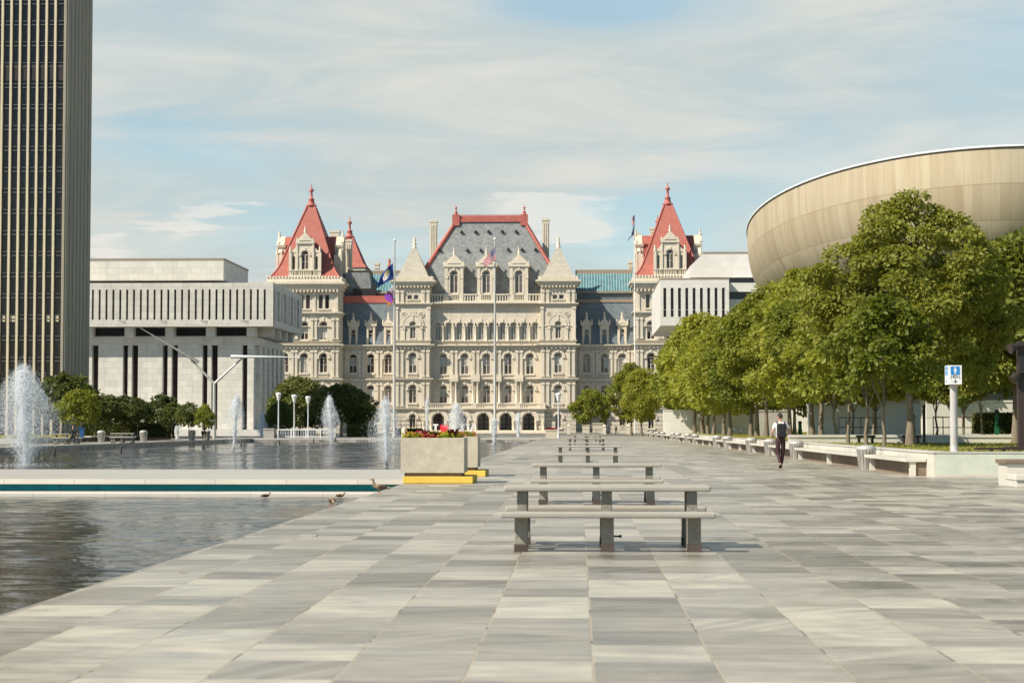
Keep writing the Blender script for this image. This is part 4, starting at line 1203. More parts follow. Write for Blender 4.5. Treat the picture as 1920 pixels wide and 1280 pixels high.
# ---------------------------------------------------------------- trees
def crown_mesh(name, seed, H, zb, rad, nclump, nleaf, lsize, m, flat=.9, tuft=.9, gapp=.0):
    """leaf-sized faces gathered in clumps through a crown; origin at the trunk foot"""
    rn = random.Random(seed)
    vs, fs = [], []
    cl = []
    ph = [rn.uniform(0, 6.28) for _ in range(6)]
    H = H - .75 * tuft; zb = zb + .55 * tuft; rad = rad - .80 * tuft
    hh = H - zb
    tries = 0
    while len(cl) < nclump and tries < 20000:
        tries += 1
        t = rn.random() ** .85                      # 0 bottom .. 1 top
        prof = (math.sin(math.pi * min(1, (t * .82 + .17))) ** .62)
        a = rn.uniform(0, 2 * math.pi)
        wob = 1 + .13 * math.sin(2 * a + ph[0] + 3 * t) + .10 * math.sin(3 * a + ph[1] - 5 * t) + .08 * math.sin(5 * a + ph[2] + 9 * t)
        rr = rad * prof * wob
        q = math.sqrt(rn.uniform(.12, 1.0))
        if rn.random() < .55: q = rn.uniform(.82, 1.04)
        c = Vector((rr * q * math.cos(a), rr * q * math.sin(a), zb + t * hh * .97 + rn.gauss(0, .12)))
        if any((c - d).length < tuft * .68 for d, _ in cl): continue
        if gapp and (math.sin(a * 2 + ph[3] + t * 7) + math.sin(a * 3 - t * 11 + ph[4])) > 2 - gapp: continue
        cl.append((c, tuft * rn.uniform(.55, 1.35)))
    per = nleaf // max(1, len(cl))
    for c, r in cl:
        out = Vector((c.x, c.y, (c.z - zb - hh * .4) * .8)).normalized()
        for _ in range(per):
            d = Vector((rn.gauss(0, 1), rn.gauss(0, 1), rn.gauss(0, 1))).normalized()
            d = (d + out * .55 + Vector((0, 0, .15))).normalized()
            p = c + Vector((d.x * r, d.y * r, d.z * r * .62)) * (rn.random() ** .35)
            s_ = lsize * rn.uniform(.6, 1.3)
            ax = (d + Vector((rn.gauss(0, .7), rn.gauss(0, .7), rn.gauss(0, .5) - .55))).normalized()   # leaf axis droops outward
            nn = (d * .8 + Vector((rn.gauss(0, .6), rn.gauss(0, .6), .55 + rn.gauss(0, .5))))
            sd = ax.cross(nn)
            if sd.length < 1e-3: continue
            sd.normalize(); up = sd.cross(ax).normalized()
            n = len(vs); w = s_ * .34
            vs += [p, p + ax * s_ * .5 + sd * w + up * s_ * .10, p + ax * s_, p + ax * s_ * .5 - sd * w + up * s_ * .10]
            fs += [(n, n + 1, n + 2), (n, n + 2, n + 3)]
    me = bpy.data.meshes.new(name); me.from_pydata(vs, [], fs); me.materials.append(m); me.update()
    return me, cl

def trunk_mesh(seed, H, zb, r, cl, m, lean=.0, branches=12):
    rn = random.Random(seed + 100); b = MB()
    top = H * .78
    pts = []; rad_ = []
    for i in range(9):
        t = i / 8
        pts.append((lean * t * t + rn.gauss(0, .03) * (t > 0), rn.gauss(0, .03) * (t > 0), -.15 + t * (top + .15)))
        k = (1 - t) ** .8
        rad_.append(r * (k * .95 + .05) * (1.55 if i == 0 else (1.0 if i > 1 else 1.08)))
    b.tube(pts, rad_, 10)
    cc = sorted(cl, key=lambda q: rn.random())[:branches]
    for c, _ in cc:
        t = min(.92, max(.30, (c.z - 1.2) / top * .75))
        i = t * 8; k = int(i); p0 = Vector(pts[k]).lerp(Vector(pts[min(8, k + 1)]), i - k)
        r0 = r * ((1 - t) ** .8 * .95 + .05) * .62
        mid = p0.lerp(c, .5) + Vector((rn.gauss(0, .1), rn.gauss(0, .1), .25 + rn.gauss(0, .1)))
        b.tube([p0, mid, c], [r0, r0 * .6, r0 * .15], 6, False)
    return b.mesh('trunk', m)

KINDS = {}
def kind(key, seeds, H, zb, rad, trunk, ncl, nlf, ls, m, tuft, gapp=.0):
    KINDS[key] = []
    for s_ in seeds:
        me, cl = crown_mesh('crown', s_, H, zb, rad, ncl, nlf, ls, M[m], tuft=tuft, gapp=gapp)
        KINDS[key].append((me, trunk_mesh(s_, H, zb, trunk, cl, M['bark'], random.Random(s_).uniform(-.3, .3)), H))
kind('big', [3], 10.7, 2.5, 4.0, .165, 170, 50000, .19, 'leafB', .72, .85)
kind('row', [11, 12, 13], 10.4, 2.3, 3.1, .15, 115, 22000, .24, 'leafA', .80, .6)
kind('far', [21, 22], 10.3, 2.2, 3.2, .16, 100, 12000, .33, 'leafA', .85, .5)
kind('slim', [31, 32], 7.0, 2.3, 2.4, .08, 60, 6500, .27, 'leafA', .65)
kind('behind', [41], 10.2, 2.6, 3.6, .17, 100, 10000, .36, 'leafB', .9)
kind('small', [51, 52], 6.0, 1.9, 2.3, .06, 55, 4500, .27, 'leafB', .6)
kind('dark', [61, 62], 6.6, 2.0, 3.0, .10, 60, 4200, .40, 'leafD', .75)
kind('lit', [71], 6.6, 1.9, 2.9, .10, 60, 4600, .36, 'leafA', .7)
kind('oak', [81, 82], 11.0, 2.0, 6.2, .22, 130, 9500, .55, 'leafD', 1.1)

def tree(key, i, x, y, z, h, label, cat='tree', group=None, rz=None, wide=1.0, name='broadleaf_tree'):
    mc, mt, H = KINDS[key][i % len(KINDS[key])]
    t = thing(name, label, cat, (x, y, z), group)
    t.rotation_euler = (0, 0, random.uniform(0, 6.28) if rz is None else rz)
    s_ = h / H; t.scale = (s_ * wide, s_ * wide, s_)
    for nm, me in (('crown', mc), ('trunk', mt)):
        o = bpy.data.objects.new(nm, me); COL.objects.link(o); o.parent = t
    return t

ZL = .62                  # lawn level in the raised bed
GR = 'trees along the raised lawn bed'
ordn = ['first', 'second', 'third', 'fourth', 'fifth', 'sixth', 'seventh', 'eighth', 'ninth', 'tenth', 'eleventh', 'twelfth', 'thirteenth', 'fourteenth', 'fifteenth', 'sixteenth', 'seventeenth', 'eighteenth', 'nineteenth', 'twentieth']
tree('big', 0, 13.55, 77.0, ZL, 10.5, 'tallest and widest tree, thick mossy trunk on the lawn near the sign pole', group=GR, rz=.6)
for (px, y, h, lab) in ((1657, 71, 6.0, 'slim young tree with a bare straight trunk just left of the thick mossy trunk'),
                        (1624, 79.5, 6.6, 'slim tree with a pale trunk rising behind the nearest litter bin'),
                        (1590, 83.5, 6.6, 'slim reddish-trunked tree, second left of the nearest litter bin'),
                        (1565, 90.5, 6.8, 'slim straight tree just right of the two thick trunks by the walking man')):
    tree('slim', int(px) % 2, at(px, 830, y).x, y, ZL, h, lab, group=GR)
for j, (px, y, h, lab) in enumerate(((1540, 97, 9.0, 'stout tree with a half-lit trunk, right one of the close pair by the walking man'),
                     (1523, 104, 10.2, 'stout tree with a dark trunk, left one of the close pair by the walking man'),
                     (1481, 108, 9.2, 'tree whose trunk shows directly behind the walking man\'s right shoulder'),
                     (1437, 124, 10.4, 'tree with a sunlit tan trunk just left of the walking man'),
                     (1419, 134, 10.4, 'tree with an olive trunk, second left of the walking man'),
                     (1408, 138, 10.2, 'tree with a thick dark trunk, third left of the walking man'))):
    tree('row', j, at(px, 822, y).x, y, ZL, h, lab, group=GR)
far = [(1368, 155), (1358, 166), (1338, 178), (1328, 190), (1318, 202), (1303, 214), (1297, 226), (1287, 240), (1282, 254)]
for j, (px, y) in enumerate(far):
    tree('far', j, at(px, 815, y).x, y, ZL, (10.3 if y < 180 else 11.4 if y < 200 else 13.2) + .5 * math.sin(j * 2.1), f'bright green tree in the front row, {ordn[j]} one beyond the thick dark trunk', group=GR)
tree('far', 1, at(1184, 806, 290).x, 290, 0, 11.6, 'rounded tree beyond the far end of the row, nearest the lone round tree', group=GR)
tree('far', 0, at(1203, 806, 283).x, 283, 0, 10.6, 'shorter bright tree at the far end of the row, second from the palace side', group=GR)
tree('lit', 0, at(1107, 806, 300).x, 300, 0, 7.6, 'small round lone tree on the axis in front of the palace, beyond the picnic tables', wide=.98)
# second row
G2 = 'trees behind the front row of the raised bed'
for j, (px, y, h, lab) in enumerate(((1905, 88, 10.0, 'dense tree at the frame edge behind the floodlight pole'),
                                     (1842, 92, 6.2, 'low spreading tree in front of the pale wall, right of the sign pole'),
                                     (1806, 96, 6.0, 'small thin-stemmed tree in front of the rusty railing behind the sign pole'),
                                     (1755, 104, 6.2, 'small tree behind the sign pole, its crown touching the tallest tree'),
                                     (1640, 100, 6.2, 'small tree with low drooping branches behind the slim trunks'),
                                     (1600, 106, 6.3, 'small low tree behind the slim trunks, near the dark railing'))):
    tree('behind' if h > 9 else 'small', j, at(px, 815, y).x, y, at(1700, 820.5, 88).z - .12, h, lab, group=G2)
for j, (px, y) in enumerate(((1745, 116), (1640, 124), (1560, 142), (1490, 168), (1420, 200))):
    tree('behind' if y < 150 else 'far', j, at(px, 815, y).x, y, ZL, 10.0, f'broad green tree in the back row, {ordn[j]} from the sign pole end', group=G2)

# left bank
G3 = 'trees by the white building beyond the pool'
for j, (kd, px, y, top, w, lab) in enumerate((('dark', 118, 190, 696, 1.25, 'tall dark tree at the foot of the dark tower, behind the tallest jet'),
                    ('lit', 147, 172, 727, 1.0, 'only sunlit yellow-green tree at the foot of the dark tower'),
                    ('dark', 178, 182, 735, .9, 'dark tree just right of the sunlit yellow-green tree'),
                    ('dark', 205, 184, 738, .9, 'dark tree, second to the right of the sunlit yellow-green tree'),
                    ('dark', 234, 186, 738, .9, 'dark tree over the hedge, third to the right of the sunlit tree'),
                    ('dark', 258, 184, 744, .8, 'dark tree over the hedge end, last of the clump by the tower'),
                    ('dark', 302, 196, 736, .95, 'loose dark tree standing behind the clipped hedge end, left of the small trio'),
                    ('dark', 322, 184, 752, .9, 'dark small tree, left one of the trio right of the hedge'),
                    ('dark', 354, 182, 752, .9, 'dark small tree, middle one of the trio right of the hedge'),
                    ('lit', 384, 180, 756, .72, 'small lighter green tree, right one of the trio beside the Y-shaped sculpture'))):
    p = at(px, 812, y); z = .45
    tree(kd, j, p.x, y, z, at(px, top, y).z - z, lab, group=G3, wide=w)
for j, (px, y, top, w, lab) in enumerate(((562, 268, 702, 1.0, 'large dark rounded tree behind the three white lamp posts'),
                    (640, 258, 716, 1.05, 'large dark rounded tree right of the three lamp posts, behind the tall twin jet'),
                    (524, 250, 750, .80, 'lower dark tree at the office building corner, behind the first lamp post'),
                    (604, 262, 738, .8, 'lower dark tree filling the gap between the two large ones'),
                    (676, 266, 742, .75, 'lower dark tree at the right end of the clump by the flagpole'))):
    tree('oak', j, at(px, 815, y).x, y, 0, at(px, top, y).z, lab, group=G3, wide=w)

def leafy_box(name, label, x0, x1, y0, y1, z0, z1, n, ls, m, cat='hedge', seed=1, rnd=.0):
    rn = random.Random(seed); b = MB()
    inn = .06
    b.box(x0 + inn, x1 - inn, y0 + inn, y1 - inn, z0, z1 - inn)
    vs, fs = b.v, b.f
    for _ in range(n):
        fc = rn.choice('xXyz' 'yyz')
        p = Vector((rn.uniform(x0, x1), rn.uniform(y0, y1), rn.uniform(z0, z1)))
        if fc == 'x': p.x = x0
        elif fc == 'X': p.x = x1
        elif fc == 'y': p.y = y0
        else: p.z = z1
        p += Vector((rn.gauss(0, .03), rn.gauss(0, .03), rn.gauss(0, .03)))
        a = Vector((rn.gauss(0, 1), rn.gauss(0, 1), rn.gauss(0, 1))).normalized(); c = a.cross(Vector((rn.gauss(0, 1), rn.gauss(0, 1), rn.gauss(0, 1)))).normalized()
        s_ = ls * rn.uniform(.6, 1.2)
        b.face([p - a * s_ * .5, p + c * s_ * .3, p + a * s_ * .5, p - c * s_ * .3])
    o = b.build(name, M[m])
    return tag(o, label, cat)
yh = 188
leafy_box('clipped_hedge', 'long dark clipped hedge under the dark trees in front of the white building', at(156, 800, yh).x, at(316, 800, yh).x, yh, yh + 2.5, .3, at(230, 793.5, yh).z, 7000, .22, 'hedge')
leafy_box('clipped_hedge', 'square clipped hedge behind the green post, near the floodlight pole', at(1846, 790, 97).x, at(1925, 790, 97).x, 97, 100, at(1846, 812, 97).z, at(1846, 776, 97).z, 9000, .14, 'hedge', seed=3)

# ---------------------------------------------------------------- raised bed on the right with lawn, wall, benches and bins
BX, BY0, BY1 = 9.80, 52.0, 262.0
bed = thing('planter_wall', 'low white marble wall edging the long raised lawn on the right', 'wall', (BX, BY0, 0))
b = MB()
b.box(BX, BX + .45, BY0 + .0, BY1, -.02, .66); b.box(BX + .45, 48, BY0, BY0 + .45, -.02, .66)
b.build('marble_wall', M['marblewhite'], bed)
c = MB(); c.box(BX - .03, BX + .47, BY0 - .03, BY1, .662, .70); c.box(BX + .471, 48, BY0 - .03, BY0 + .48, .662, .70)
c.build('wall_coping', M['marbleslab'], bed)
k = MB(); k.box(BX + .02, 48, BY0 - .06, BY0 - .004, -.02, .07); k.build('plinth', M['coping'], bed)
m_ = stone('green_veined_marble', (.56, .585, .49), .25, 1.6, .4, .45, streak=0)
gpnl = MB(); gpnl.box(BX + .05, BX + 4.55, BY0 - .012, BY0 - .003, .075, .655); gpnl.build('veined_panel', m_, bed)
lw = sheet('lawn', BX + .44, 60, BY0 + .44, 300, ZL, M['lawn'])
# short grass standing along the near part of the lawn
rn = random.Random(5); gb = MB()
for _ in range(15000):
    x = rn.uniform(BX + .5, 26); y = BY0 + .5 + (rn.random() ** 1.6) * 45
    h = rn.uniform(.04, .10); a = rn.uniform(0, 6.28); w = .02
    gb.face([(x - w * math.cos(a), y - w * math.sin(a), ZL), (x + w * math.cos(a), y + w * math.sin(a), ZL), (x + rn.gauss(0, .03), y + rn.gauss(0, .03), ZL + h)])
tag(gb.build('grass', M['lawn']), kind='stuff')

def bench_seg(y0, y1, label):
    t = thing('stone_bench', label, 'bench', (BX - .3, y0, 0), 'stone benches along the raised lawn')
    s_ = MB(); s_.box(BX - .62, BX - .02, y0, y1, .40, .50); s_.build('seat', M['marblewhite'], t, bevel=.01)
    f = MB()
    f.box(BX - .30, BX - .005, y0 + .1, y1 - .1, 0, .398)
    f.build('bench_base', M['aggbrown'], t)
    y = y0 + .05
    while y < y1 - .2:
        q = MB(); q.box(BX - .46, BX - .305, y, y + .22, 0, .398); q.build('support', M['marblewhite'], t); y += (y1 - y0 - .3) / max(1, round((y1 - y0) / 8))
    return t
bins = [61, 80.5, 91.5, 101.5, 117.5, 126.5, 150, 160, 176, 185, 208, 222, 240]
seg_edges = [52.6] + bins + [258]
for i, (a, b_) in enumerate(zip(seg_edges, seg_edges[1:])):
    lab = ('nearest white stone bench, between the wall corner and the nearest litter bin' if i == 0 else
           'last white stone bench, beyond the farthest litter bin' if i == len(bins) else
           f'white stone bench between the {ordn[i-1]} and {ordn[i]} litter bins counted from the near end')
    if b_ - a > 6: bench_seg(a + .45, b_ - .45 if i < 3 else b_ - .45, lab)

def make_bin(label):
    t = thing('litter_bin', label, 'litter bin', (0, 0, 0), 'litter bins along the raised lawn')
    b = MB(); n = 18
    r = lambda z: .215 + .085 * (z / .66)
    b.lathe([(r(0), .0), (r(.66) - .0, .66)], 0, 0, n, False); b.build('bin_body', M['steel'], t)
    for i in range(n):
        a = 2 * math.pi * (i + .5) / n
        s_ = MB() if i == 0 else s_
        ca, sa = math.cos(a), math.sin(a); w = .042
        pts = []
        for z in (.0, .66):
            rr = r(z) + .012
            pts.append([(rr * ca - w * sa, rr * sa + w * ca, z), ((rr + .014) * ca - w * sa * .9, (rr + .014) * sa + w * ca * .9, z), ((rr + .014) * ca + w * sa * .9, (rr + .014) * sa - w * ca * .9, z), (rr * ca + w * sa, rr * sa - w * ca, z)])
        s_.grid(pts)
    s_.build('slatted_side', M['steel'], t)
    l = MB(); l.lathe([(.318, .655), (.325, .69), (.25, .765), (.12, .80), (.02, .805)], 0, 0, n); l.build('bin_lid', M['poleg'], t)
    return t
pb = make_bin('nearest slatted metal litter bin, standing right of the walking man')
pb.location = (9.32, 61, 0)
for i, y in enumerate(bins[1:]):
    dup(pb, None, (9.32, y, 0), random.uniform(0, 3), f'{ordn[i+1]} slatted metal litter bin counted from the near end of the benches')

# stepped block at the frame edge
st = thing('stepped_bench', 'white stone bench and wall end cut off by the frame edge beyond the lawn corner', 'bench', (13, 43.4, 0))
xk = gp(1894, 912).x
b = MB(); b.box(xk, xk + 8, 43.3, 44.3, 0, .16); b.build('seat', M['marblewhite'], st, bevel=.01)
b = MB(); b.box(xk - .02, xk + 8, 43.25, 44.3, .163, .30); b.build('seat_slab', M['coping'], st, bevel=.015)
b = MB(); b.box(xk + .02, xk + 8, 44.31, 45.2, 0, .52); b.build('back_wall', M['marblewhite'], st)
b = MB(); b.box(xk - .04, xk + 8, 44.25, 45.25, .523, .62); b.build('coping_slab', M['aggbrown'], st, bevel=.015)
# ---------------------------------------------------------------- fountains
def spray_mat():
    m, nt, b, out = new_mat('water_spray'); g = G(nt)
    b.inputs['Base Color'].default_value = (.93, .95, .97, 1); b.inputs['Roughness'].default_value = .35
    tr = g.n('ShaderNodeBsdfTranslucent'); tr.inputs[0].default_value = (.93, .95, .97, 1)
    tp = g.n('ShaderNodeBsdfTransparent')
    a = g.n('ShaderNodeMixShader'); a.inputs[0].default_value = .5; g.l(b.outputs[0], a.inputs[1]); g.l(tr.outputs[0], a.inputs[2])
    c = g.n('ShaderNodeMixShader'); c.inputs[0].default_value = .34; g.l(a.outputs[0], c.inputs[1]); g.l(tp.outputs[0], c.inputs[2])
    g.l(c.outputs[0], out.inputs[0])
    return m
M['spray'] = spray_mat()

PROF = [.14, .24, .50, .80, .98, 1.0, .92, .76, .56, .36, .12]
def fountain(label, px, py, ptop, wpx, n, seed, lean=0.0, style='plume', size=1.0, z=None, y=None):
    z = ZW if z is None else z
    p = gp(px, py, z); y = p.y; k = y / F
    h = (py - ptop) * k; w = wpx * k * .5
    t = thing('fountain_jet', label, 'fountain', (p.x, y, z), 'jets of the far pool')
    nz = MB(); nz.lathe([(.06, -.1), (.07, .25), (.045, .30)], 0, 0, 8); nz.build('nozzle', M['black'], t, loc=tuple(p))
    rn = random.Random(seed)
    b = MB(); px_ = k * 1.65 * size; n = int(n * 1.9)                 # about one picture element of the photograph
    def drop(q, s_, st=1.0):
        a = [Vector((rn.gauss(0, 1), rn.gauss(0, 1), rn.gauss(0, 1))).normalized() for _ in range(3)]
        d0 = Vector((0, 0, s_ * st))
        b.face([q + a[0] * s_ * .6 + d0, q + a[1] * s_ * .6 - d0 * .5, q + a[2] * s_ * .6 - d0 * .5])
    ph = [rn.uniform(0, 6.28) for _ in range(4)]
    for i in range(n):
        u = rn.random()
        if style == 'thin':
            tz = rn.random(); rr = w * (.35 + .65 * tz) * abs(rn.gauss(0, .45)); a = rn.uniform(0, 6.28)
            q = Vector((rr * math.cos(a) + lean * h * tz, rr * math.sin(a), h * tz * (1 - .08 * rr / max(w, .01))))
            drop(q, px_ * rn.uniform(.5, 1.2), 2.2)
        elif u < .36:                                # rising column, pulsing outwards as it climbs
            tz = rn.random() ** .8
            rr = w * (.09 + .24 * tz) * (.75 + .25 * math.sin(tz * 17 + ph[0])) * abs(rn.gauss(0, .6)); a = rn.uniform(0, 6.28)
            q = Vector((rr * math.cos(a) + lean * h * tz, rr * math.sin(a), h * tz * .94))
            drop(q, px_ * rn.uniform(.6, 1.3), 1.6)
        else:                                        # veil of falling and drifting drops
            a = rn.uniform(0, 6.28)
            tz = rn.betavariate(2.2, 1.9) if style != 'mist' else rn.betavariate(4.0, 1.8)
            if u > .90: tz = rn.random()
            j = min(len(PROF) - 2, int(tz * (len(PROF) - 1))); q_ = tz * (len(PROF) - 1) - j
            sh = PROF[j] * (1 - q_) + PROF[j + 1] * q_
            rr = w * sh * (rn.random() ** .6 if u < .9 else rn.uniform(.7, 1.6)) * (1 + .2 * math.sin(3 * a + ph[1] + tz * 7))
            q = Vector((rr * math.cos(a) + lean * h * tz, rr * math.sin(a), h * tz * (1.02 if u < .9 else rn.uniform(.7, 1.1))))
            drop(q, px_ * rn.uniform(.35, .9), 1.25)
    # splash ring on the water
    for i in range(n // 45):
        a = rn.uniform(0, 6.28); rr = w * abs(rn.gauss(0, .9))
        drop(Vector((rr * math.cos(a), rr * math.sin(a), abs(rn.gauss(0, .06)) + .02)), px_ * rn.uniform(.4, 1.0), .6)
    b.build('water_spray', M['spray'], t, loc=tuple(p))
    cr = MB(); cr.smooth = True                      # the unbroken stream just above the nozzle
    rows = []
    for j in range(15):
        tz = j / 14 * .55; r0 = .035 + w * .11 * (tz / .55) ** 1.1
        rows.append([(lean * h * tz + r0 * (1 + rn.gauss(0, .22)) * math.cos(2 * math.pi * i / 10), r0 * (1 + rn.gauss(0, .22)) * math.sin(2 * math.pi * i / 10), .28 + h * tz) for i in range(10)])
    cr.grid(rows, True)
    cr.build('water_stream', M['spray'], t, loc=tuple(p))
    return t
fountain('tallest and widest fountain jet, with a broad misty plume in front of the dark tower', 50, 873, 682, 122, 42000, 1, lean=-.05, style='plume', size=1.0)
fountain('small jet just behind and left of the tallest fountain plume', 36, 846, 770, 16, 1200, 2, style='thin')
fountain('short thin bluish jet in front of the hedge end', 332, 832, 777, 13, 1500, 3, style='thin')
fountain('thin jet that breaks into a high puff of mist, right of the Y-shaped sculpture', 438, 846, 740, 42, 6000, 4, lean=.05, style='mist')
fountain('small pointed jet in front of the white building corner', 491, 825, 774, 20, 2600, 5, style='cone')
fountain('tall twin-topped jet in front of the dark rounded trees', 622, 833, 741, 34, 6500, 6, lean=-.06, style='cone')
fountain('tall bubbly jet beside the front planter box, nearest the walkway', 725, 877, 744, 62, 12000, 7, lean=-.02, style='cone', size=.9)
fountain('thin bluish jet standing between the flagpole and the white letters', 801, 826, 746, 9, 1800, 8, style='thin')
fountain('broad white jet rising behind the flowers of the planters', 856, 828, 755, 40, 5500, 9, style='cone')
fountain('thin white jet in front of the middle flagpole foot', 927, 832, 785, 16, 1900, 10, style='thin')
fountain('thin white jet farthest right, near the pool corner', 972, 826, 775, 13, 1700, 11, style='thin')
for px, py in ((227, 862), (72, 872), (102, 868), (381, 852), (452, 846), (524, 842), (588, 838), (629, 833)):
    p = gp(px, py, ZW); b = MB(); b.lathe([(.05, -.1), (.06, .28), (.03, .32)], p.x, p.y, 6)
    tag(b.build('pool_nozzle', M['black']), 'idle black nozzle sticking out of the far pool, without a jet', 'nozzle', 'idle nozzles in the far pool')

# ---------------------------------------------------------------- planter boxes with flowers
def planter(label, x0, y0, seed, w=1.56, d=1.5):
    t = thing('concrete_planter', label, 'planter', (x0 + w / 2, y0 + d / 2, 0), 'concrete planters on yellow pads')
    b = MB(); b.box(x0 + .06, x0 + w + .22, y0 - .04, y0 + d + .45, .004, .17); b.build('yellow_pad', M['yellow'], t, bevel=.012)
    b = MB(); b.box(x0 + .09, x0 + w - .07, y0 + .05, y0 + d - .05, .172, .26); b.build('plinth', M['aggbrown'], t)
    o = MB(); z0, z1 = .26, 1.12; e = .10
    o.box(x0, x0 + w, y0, y0 + e, z0, z1); o.box(x0, x0 + w, y0 + d - e, y0 + d, z0, z1); o.box(x0, x0 + e, y0 + e, y0 + d - e, z0, z1); o.box(x0 + w - e, x0 + w, y0 + e, y0 + d - e, z0, z1)
    o.box(x0 + e, x0 + w - e, y0 + e, y0 + d - e, z0, z0 + .08)
    o.build('planter_box', M['agg'], t)
    s_ = MB(); s_.box(x0 + e, x0 + w - e, y0 + e, y0 + d - e, z0 + .09, z1 - .06); s_.build('soil', M['soil'], t)
    rn = random.Random(seed)
    def tuft(name, mcol, cx_, cy_, r, h, n, ls, droop=.3, zz=z1 - .08):
        f = MB()
        for _ in range(n):
            a = rn.uniform(0, 6.28); q = math.sqrt(rn.random())
            base = Vector((cx_ + r * q * math.cos(a) * .6, cy_ + r * q * math.sin(a) * .6, zz + h * rn.random() * .75))
            ax = Vector((math.cos(a) * rn.uniform(.2, 1), math.sin(a) * rn.uniform(.2, 1), rn.uniform(-droop, 1.0))).normalized()
            sd = ax.cross(Vector((rn.gauss(0, 1), rn.gauss(0, 1), rn.gauss(0, 1)))).normalized(); s2 = ls * rn.uniform(.6, 1.3)
            f.face([base, base + ax * s2 * .5 + sd * s2 * .26, base + ax * s2, base + ax * s2 * .5 - sd * s2 * .26])
        return f.build(name, mcol, t)
    for i in range(26):
        cx_ = rn.uniform(x0 + .15, x0 + w - .15); cy_ = y0 + rn.choice((.16, .3, .5, .8, 1.1, 1.3))
        kd = rn.choice(('lime', 'lime', 'lime', 'crimson', 'crimson', 'orange', 'pink', 'orange'))
        if i < 4: kd = ('lime', 'lime', 'crimson', 'orange')[i]; cx_ = x0 + .12 + i * .18; cy_ = y0 + .2
        tuft({'lime': 'lime_foliage', 'crimson': 'crimson_flowers', 'orange': 'orange_flowers', 'pink': 'pink_flowers'}[kd], PL[kd], cx_, cy_, rn.uniform(.12, .22), rn.uniform(.12, .26), 70, .10)
    for cx_, kd, h in () if seed == 2 else ((x0 + w * .50, 'olive', .36), (x0 + w * .80, 'maroon', .42)):
        f = MB()
        for _ in range(26):
            a = rn.uniform(0, 6.28); L = h * rn.uniform(.6, 1.0); dirv = Vector((math.cos(a) * .55, math.sin(a) * .55, 1)).normalized()
            p0 = Vector((cx_, y0 + .55, z1 - .08)) + dirv * L * rn.uniform(.2, .5); p1 = p0 + dirv * L * .5; p2 = p1 + Vector((math.cos(a), math.sin(a), -.1)) * L * .28
            sd = dirv.cross(Vector((math.cos(a + 1.57), math.sin(a + 1.57), 0.1))).normalized() * .0 + Vector((-math.sin(a), math.cos(a), 0)) * .028
            f.face([p0 - sd, p0 + sd, p1 + sd, p1 - sd]); f.face([p1 - sd, p1 + sd, p2])
        f.build('spiky_plant', PL[kd], t)
    return t
PL = dict(lime=leaf_mat('lime_coleus', (.26, .30, .02), (.46, .46, .05), .3), crimson=leaf_mat('crimson_petals', (.22, .008, .02), (.48, .02, .05), .2), orange=leaf_mat('orange_petals', (.52, .18, .03), (.72, .34, .06), .3),
          pink=leaf_mat('pink_petals', (.55, .10, .13), (.72, .30, .28), .3), olive=leaf_mat('olive_spikes', (.05, .06, .012), (.10, .09, .02), .2), maroon=leaf_mat('maroon_spikes', (.10, .012, .02), (.2, .03, .04), .2))
planter('nearer exposed-aggregate planter on a yellow pad with red, orange and lime flowers', -4.38, 45.9, 1)
planter('planter standing behind the front one, on its own yellow pad, partly hidden', -4.38, 52.1, 2)

# ---------------------------------------------------------------- picnic tables down the axis
def picnic(label):
    t = thing('picnic_table', label, 'picnic table', (0, 0, 0), 'picnic tables in a line down the plaza')
    hw = 1.175
    b = MB(); b.box(-hw, hw, -.36, .36, .66, .725); b.build('tabletop', M['slabtop'], t, bevel=.018)
    for s_ in (-1, 1):
        b = MB(); yc = s_ * .76; b.box(-hw - .02, hw + .02, yc - .15, yc + .15, .385, .45); b.build('bench_seat', M['slabtop'], t, bevel=.018)
    for x in (-.97, 0, .97):
        b = MB(); w = .07
        b.box(x - w, x + w, -.72, -.56, 0, .383); b.box(x - w, x + w, .56, .72, 0, .383)
        b.box(x - w + .012, x + w - .012, -.26, -.12, .0, .658); b.box(x - w + .012, x + w - .012, .12, .26, .0, .658)
        b.box(x - w + .02, x + w - .02, -.559, -.261, .27, .365); b.box(x - w + .02, x + w - .02, .261, .559, .27, .365); b.box(x - w + .02, x + w - .02, -.119, .119, .54, .64)
        o = b.build('concrete_support', M['support'], t, bevel=.008)
        for ya, yb in ((-.724, -.556), (.556, .724)): f = MB(); f.box(x - w - .004, x + w + .004, ya, yb, .002, .085); f.build('dark_foot', M['footing'], o)
    r = MB(); r.tube([(.06, -.60, .17), (.16, -.60, .17)], .011, 6); r.tube([(.13, -.60, .17), (.16, -.60, .17)], .018, 6); r.build('steel_pin', M['black'], t)
    return t
M['binblue'] = plain('dull_blue_plastic', (.012, .08, .24), .5)
M['signpole'] = plain('pale_pole_paint', (.44, .42, .41), .4)
M['slabtop'] = stone('smooth_concrete_slab', (.37, .345, .305), .12, 7, .7, .3, stain=(.40, .37, .33), bump=.15)
M['support'] = stone('pitted_concrete', (.27, .25, .21), .30, 28, .9, .2, stain=(.2, .17, .14), bump=.5)
M['footing'] = stone('dark_foot_concrete', (.085, .065, .058), .3, 14, .85, .2)  # darker than the supports, used round the leg feet
pt = picnic('nearest picnic table, large pale concrete slab on speckled supports')
pt.location = (.32, 21.66, 0)
PY = [34.35, 65.8, 109.5, 144, 178, 206]
for i, y in enumerate(PY):
    dup(pt, None, (.32 + (.14 if i == 2 else (.35 if i > 2 else 0)), y, 0), None, f'{ordn[i+1]} pale concrete picnic table in the line, counted from the nearest one')
G4 = 'picnic tables on the far bank'
